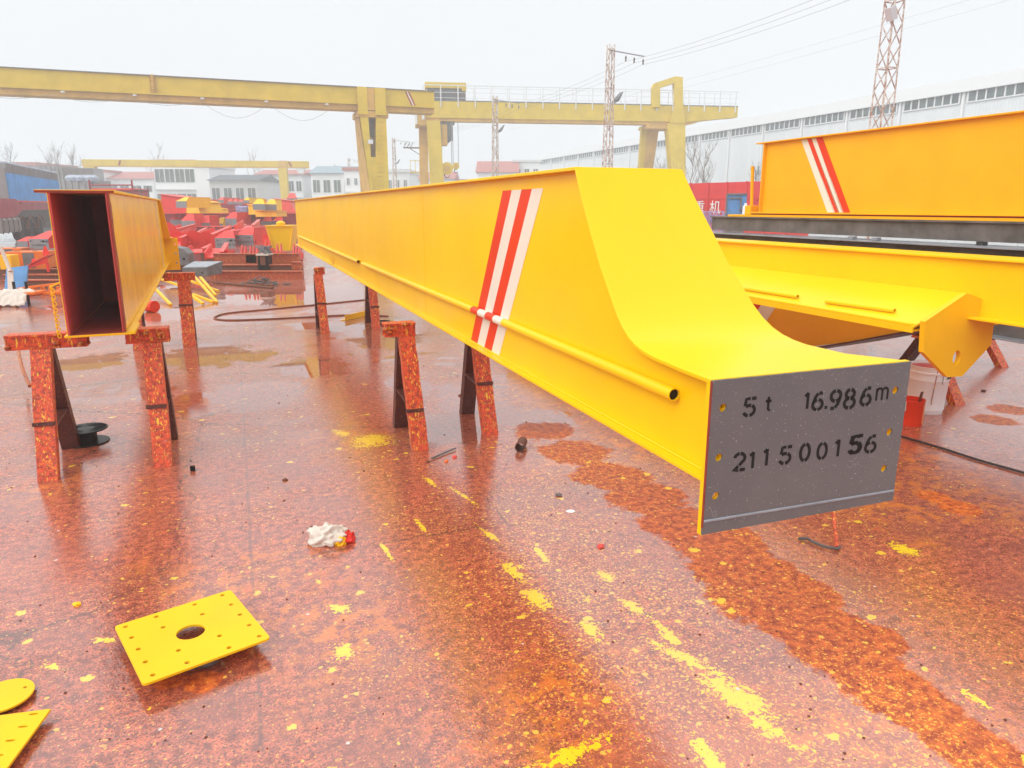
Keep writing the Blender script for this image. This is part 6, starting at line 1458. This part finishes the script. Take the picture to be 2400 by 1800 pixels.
# ------------------------------------------------------------------ lattice masts and wires
def mast(label, pos, H_, wb_=.62, wt_=.34, arm=1.9, lamp=None, seed=0, bar=.045, lean=0, panel=None):
    t_ = thing('lattice_mast', label, 'mast', (pos.x, pos.y, 0), TH, 'rusting lattice masts in a line'); rd = random.Random(seed)
    if lean: t_.rotation_euler = (0, lean, TH)
    W_ = lambda z: (wb_ + (wt_ - wb_) * z / H_) / 2
    for sx in (-1, 1):
        for sy in (-1, 1): MB().bar((sx * W_(0), sy * W_(0), 0), (sx * W_(H_), sy * W_(H_), H_), bar * 1.25).build('leg', M['tower'], t_)
    lc = MB(); n_ = int(H_ / .62); k = 0; z = 0
    while z < H_ - .3:
        z2 = min(H_, z + .62); a, b_ = W_(z), W_(z2); s_ = 1 if k % 2 else -1
        for (p, q) in (((-s_ * a, -a, z), (s_ * b_, -b_, z2)), ((s_ * a, a, z), (-s_ * b_, b_, z2)), ((-a, s_ * a, z), (-b_, -s_ * b_, z2)), ((a, -s_ * a, z), (b_, s_ * b_, z2))): lc.bar(p, q, bar * .75)
        if k % 3 == 2:
            for (p, q) in (((-b_, -b_, z2), (b_, -b_, z2)), ((-b_, b_, z2), (b_, b_, z2)), ((-b_, -b_, z2), (-b_, b_, z2)), ((b_, -b_, z2), (b_, b_, z2))): lc.bar(p, q, bar * .9)
        z = z2; k += 1
    lc.build('lacing', M['tower'], t_)
    if arm:
        ca = MB().bar((-.1, 0, H_ - .25), (arm, 0, H_ - .42), .05).build('cross_arm', M['wire'], t_)
        for f in (.45, .7, .97): MB().lathe([(0, 0), (.05, .02), (.03, .12), (.06, .16), (.03, .26), (0, .3)], (arm * f, 0, H_ - .30 - .17 * f - .36), 8).build('insulator', M['dsteel'], ca)
    if lamp:
        zz = lamp; l_ = MB().hexa([(W_(zz) + .05, -.2, zz - .3), (W_(zz) + .3, -.2, zz - .18), (W_(zz) + .3, .25, zz - .18), (W_(zz) + .05, .25, zz - .3)], [(W_(zz) + .3, -.2, zz + .05), (W_(zz) + .55, -.2, zz + .3), (W_(zz) + .55, .25, zz + .3), (W_(zz) + .3, .25, zz + .05)]).build('floodlight', M['steel'], t_)
        MB().bar((W_(zz), 0, zz - .2), (W_(zz) + .2, 0, zz - .1), .04).build('lamp_bracket', M['dsteel'], l_)
    return t_
tops = [(1432, 105, 'second lattice mast from the right, with cross arm and grey floodlight', 7.0), (1160, 225, 'third lattice mast from the right, in front of the second crane girder', 7.2), (1016, 285, 'lattice mast standing against the left leg of the second crane', 5.6),
        (922, 323, 'lattice mast in the gap between the two crane portals', 6.8), (817, 370, 'lattice mast just left of the big crane leg', None), (784, 385, 'faint lattice mast fourth in the far row', None), (760, 395, 'faint lattice mast furthest along the row', None), (725, 408, 'short faint lattice mast left of the white house with blue grey roof', None)]
MP = []
for i, (px, py, lab, lmp) in enumerate(tops):
    v = onz(px, py, 9.5); v.z = 0
    MP.append(v)
    if i < 6: mast(lab, v, 9.5, .44, .28, 1.95 if i != 2 else 1.0, lmp, i, .036 + .007 * i)
    else: mast(lab, v, 9.5 if i < 7 else 8.5, .5, .32, 1.4, None, i, .08)
# the nearest mast, its top out of the picture
mv = None
r0 = ray(2042, 486); kk = 18.9 / Vector((r0.x, r0.y, 0)).dot(NN); mv = Vector((r0.x * kk, r0.y * kk, 0))
nm = mast('nearest rusty lattice mast with tilted lamp box, cut by the top edge', mv, 9.5, .50, .34, 1.95, None, 20, .034)
lbx = MB().box(-.21, .0, -.1, .12, -.2, .16, Matrix.Translation(Vector((-.30, -.3, 7.05))) @ Matrix.Rotation(R(-22), 4, 'Y')).build('lamp_box', M['panel'], nm)
MB().bar((-.35, -.3, 7.0), (-.2, -.2, 6.9), .04).build('lamp_bracket', M['dsteel'], lbx)
MB().box(.18, .5, -.3, .2, 8.85, 9.05, Matrix.Rotation(R(0), 4, 'Y')).build('floodlight', M['dsteel'], nm)
def span(p, q, sag, r, n=14): return [p.lerp(q, k / n) - Vector((0, 0, sag * 4 * (k / n) * (1 - k / n))) for k in range(n + 1)]
chain_ = [MP[3], MP[2], MP[1], MP[0], mv, mv - D * 25]
for j, f in enumerate((.45, .7, .97)):
    m_ = MB()
    for i in range(len(chain_) - 1):
        off = NN * 1.95 * f + Vector((0, 0, 9.5 - .65 - .17 * f)); m_.tube(span(chain_[i] + off, chain_[i + 1] + off, .25, .01), .007, 4)
    tag(m_.build('power_line', M['wire'], None), ['thin power line nearest the masts along the row', 'middle thin power line along the masts', 'outer thin power line hanging from the arm tips of the masts'][j], 'power line', 'three power lines along the masts')
P1, P2 = onz(1600, 181, 12), onz(2258, 0, 12)
for j, dz in enumerate((0, .55)):
    a = P1 + (P1 - P2).normalized() * 40; b_ = P2 + (P2 - P1).normalized() * 5
    tag(MB().tube(span(a - Vector((0, 0, dz)), b_ - Vector((0, 0, dz)), .3, .01), .0055, 4).build('overhead_wire', M['wire'], None), ['upper faint wire crossing the sky at the right', 'lower faint wire crossing the sky at the right'][j], 'wire', 'two faint wires in the right sky')

# ------------------------------------------------------------------ bare trees
def tree(label, pos, H_, seed, spread=.32, r=.09):
    t_ = thing('bare_tree', label, 'tree', (pos.x, pos.y, 0), 0, 'bare winter trees'); rd = random.Random(seed); tr = MB(); cr = MB()
    pts = [Vector((0, 0, 0))]
    for k in range(8): pts.append(pts[-1] + Vector((rd.gauss(0, .05), rd.gauss(0, .05), H_ * .95 / 8)))
    tr.tube(pts, r, 6, r * .15)
    def br(p, d_, l_, rr, dep):
        q = [p]; dd = d_.copy()
        for k in range(4): dd = (dd + Vector((rd.gauss(0, .12), rd.gauss(0, .12), .10))).normalized(); q.append(q[-1] + dd * l_ / 4)
        cr.tube(q, rr, 4, rr * .3, caps=False)
        if dep:
            for k in range(4):
                s_ = q[rd.randint(1, 4)]; cr_d = (dd + Vector((rd.gauss(0, .6), rd.gauss(0, .6), rd.uniform(0, .5)))).normalized(); br(s_, cr_d, l_ * rd.uniform(.4, .6), rr * .5, dep - 1)
    for k in range(15):
        f = rd.uniform(.2, .95); p = pts[int(f * 8)].lerp(pts[min(8, int(f * 8) + 1)], f * 8 % 1); a = rd.uniform(0, 6.28)
        br(p, Vector((math.cos(a) * .55, math.sin(a) * .55, 1)).normalized(), H_ * spread * (1.15 - f * .7), r * .35, 2)
    tr.build('trunk', M['bark'], t_, smooth=True); cr.build('crown', M['bark'], t_); return t_
for i, (px, pyt, Y, lab) in enumerate(((1620, 352, 56, 'bare tree right of the crane portal'), (1655, 346, 52, 'bare tree between crane portal and amber girder, nearer'), (1548, 372, 72, 'bare tree seen through the crane portal'), (1775, 392, 60, 'bare tree peeking left of the amber girder'),
                                      (1490, 395, 85, 'small bare tree left of the crane portal'), (105, 352, 85, 'left faint bare tree behind the truck'), (135, 348, 90, 'middle faint bare tree behind the truck'), (165, 356, 88, 'right faint bare tree behind the truck'),
                                      (365, 352, 118, 'faint bare tree above the flat-roofed block'), (590, 362, 118, 'faint bare tree above the dark grey roof'), (20, 350, 85, 'faint bare tree at the far left'))):
    v = aty(px, pyt, Y); tree(lab, Vector((v.x, Y, 0)), v.z, 40 + i, .34 if i != 6 else .3, .06 + .0003 * Y)

# ------------------------------------------------------------------ haze
hm = bpy.data.materials.new('haze'); hm.use_nodes = True; t = hm.node_tree; t.nodes.clear()
o_ = N(t, 'ShaderNodeOutputMaterial'); pv = N(t, 'ShaderNodeVolumePrincipled'); t.links.new(pv.outputs[0], o_.inputs['Volume'])
pv.inputs['Color'].default_value = (.90, .96, 1, 1); pv.inputs['Density'].default_value = HAZE; pv.inputs['Anisotropy'].default_value = .2
hz = MB().box(-S_ - 4, S_ + 4, -S_ - 4, S_ + 4, -1, 14.5).build('haze', hm); hz.rotation_euler = (0, 0, TH); hz['kind'] = 'stuff'; hz['label'] = 'pale even haze over the whole yard'
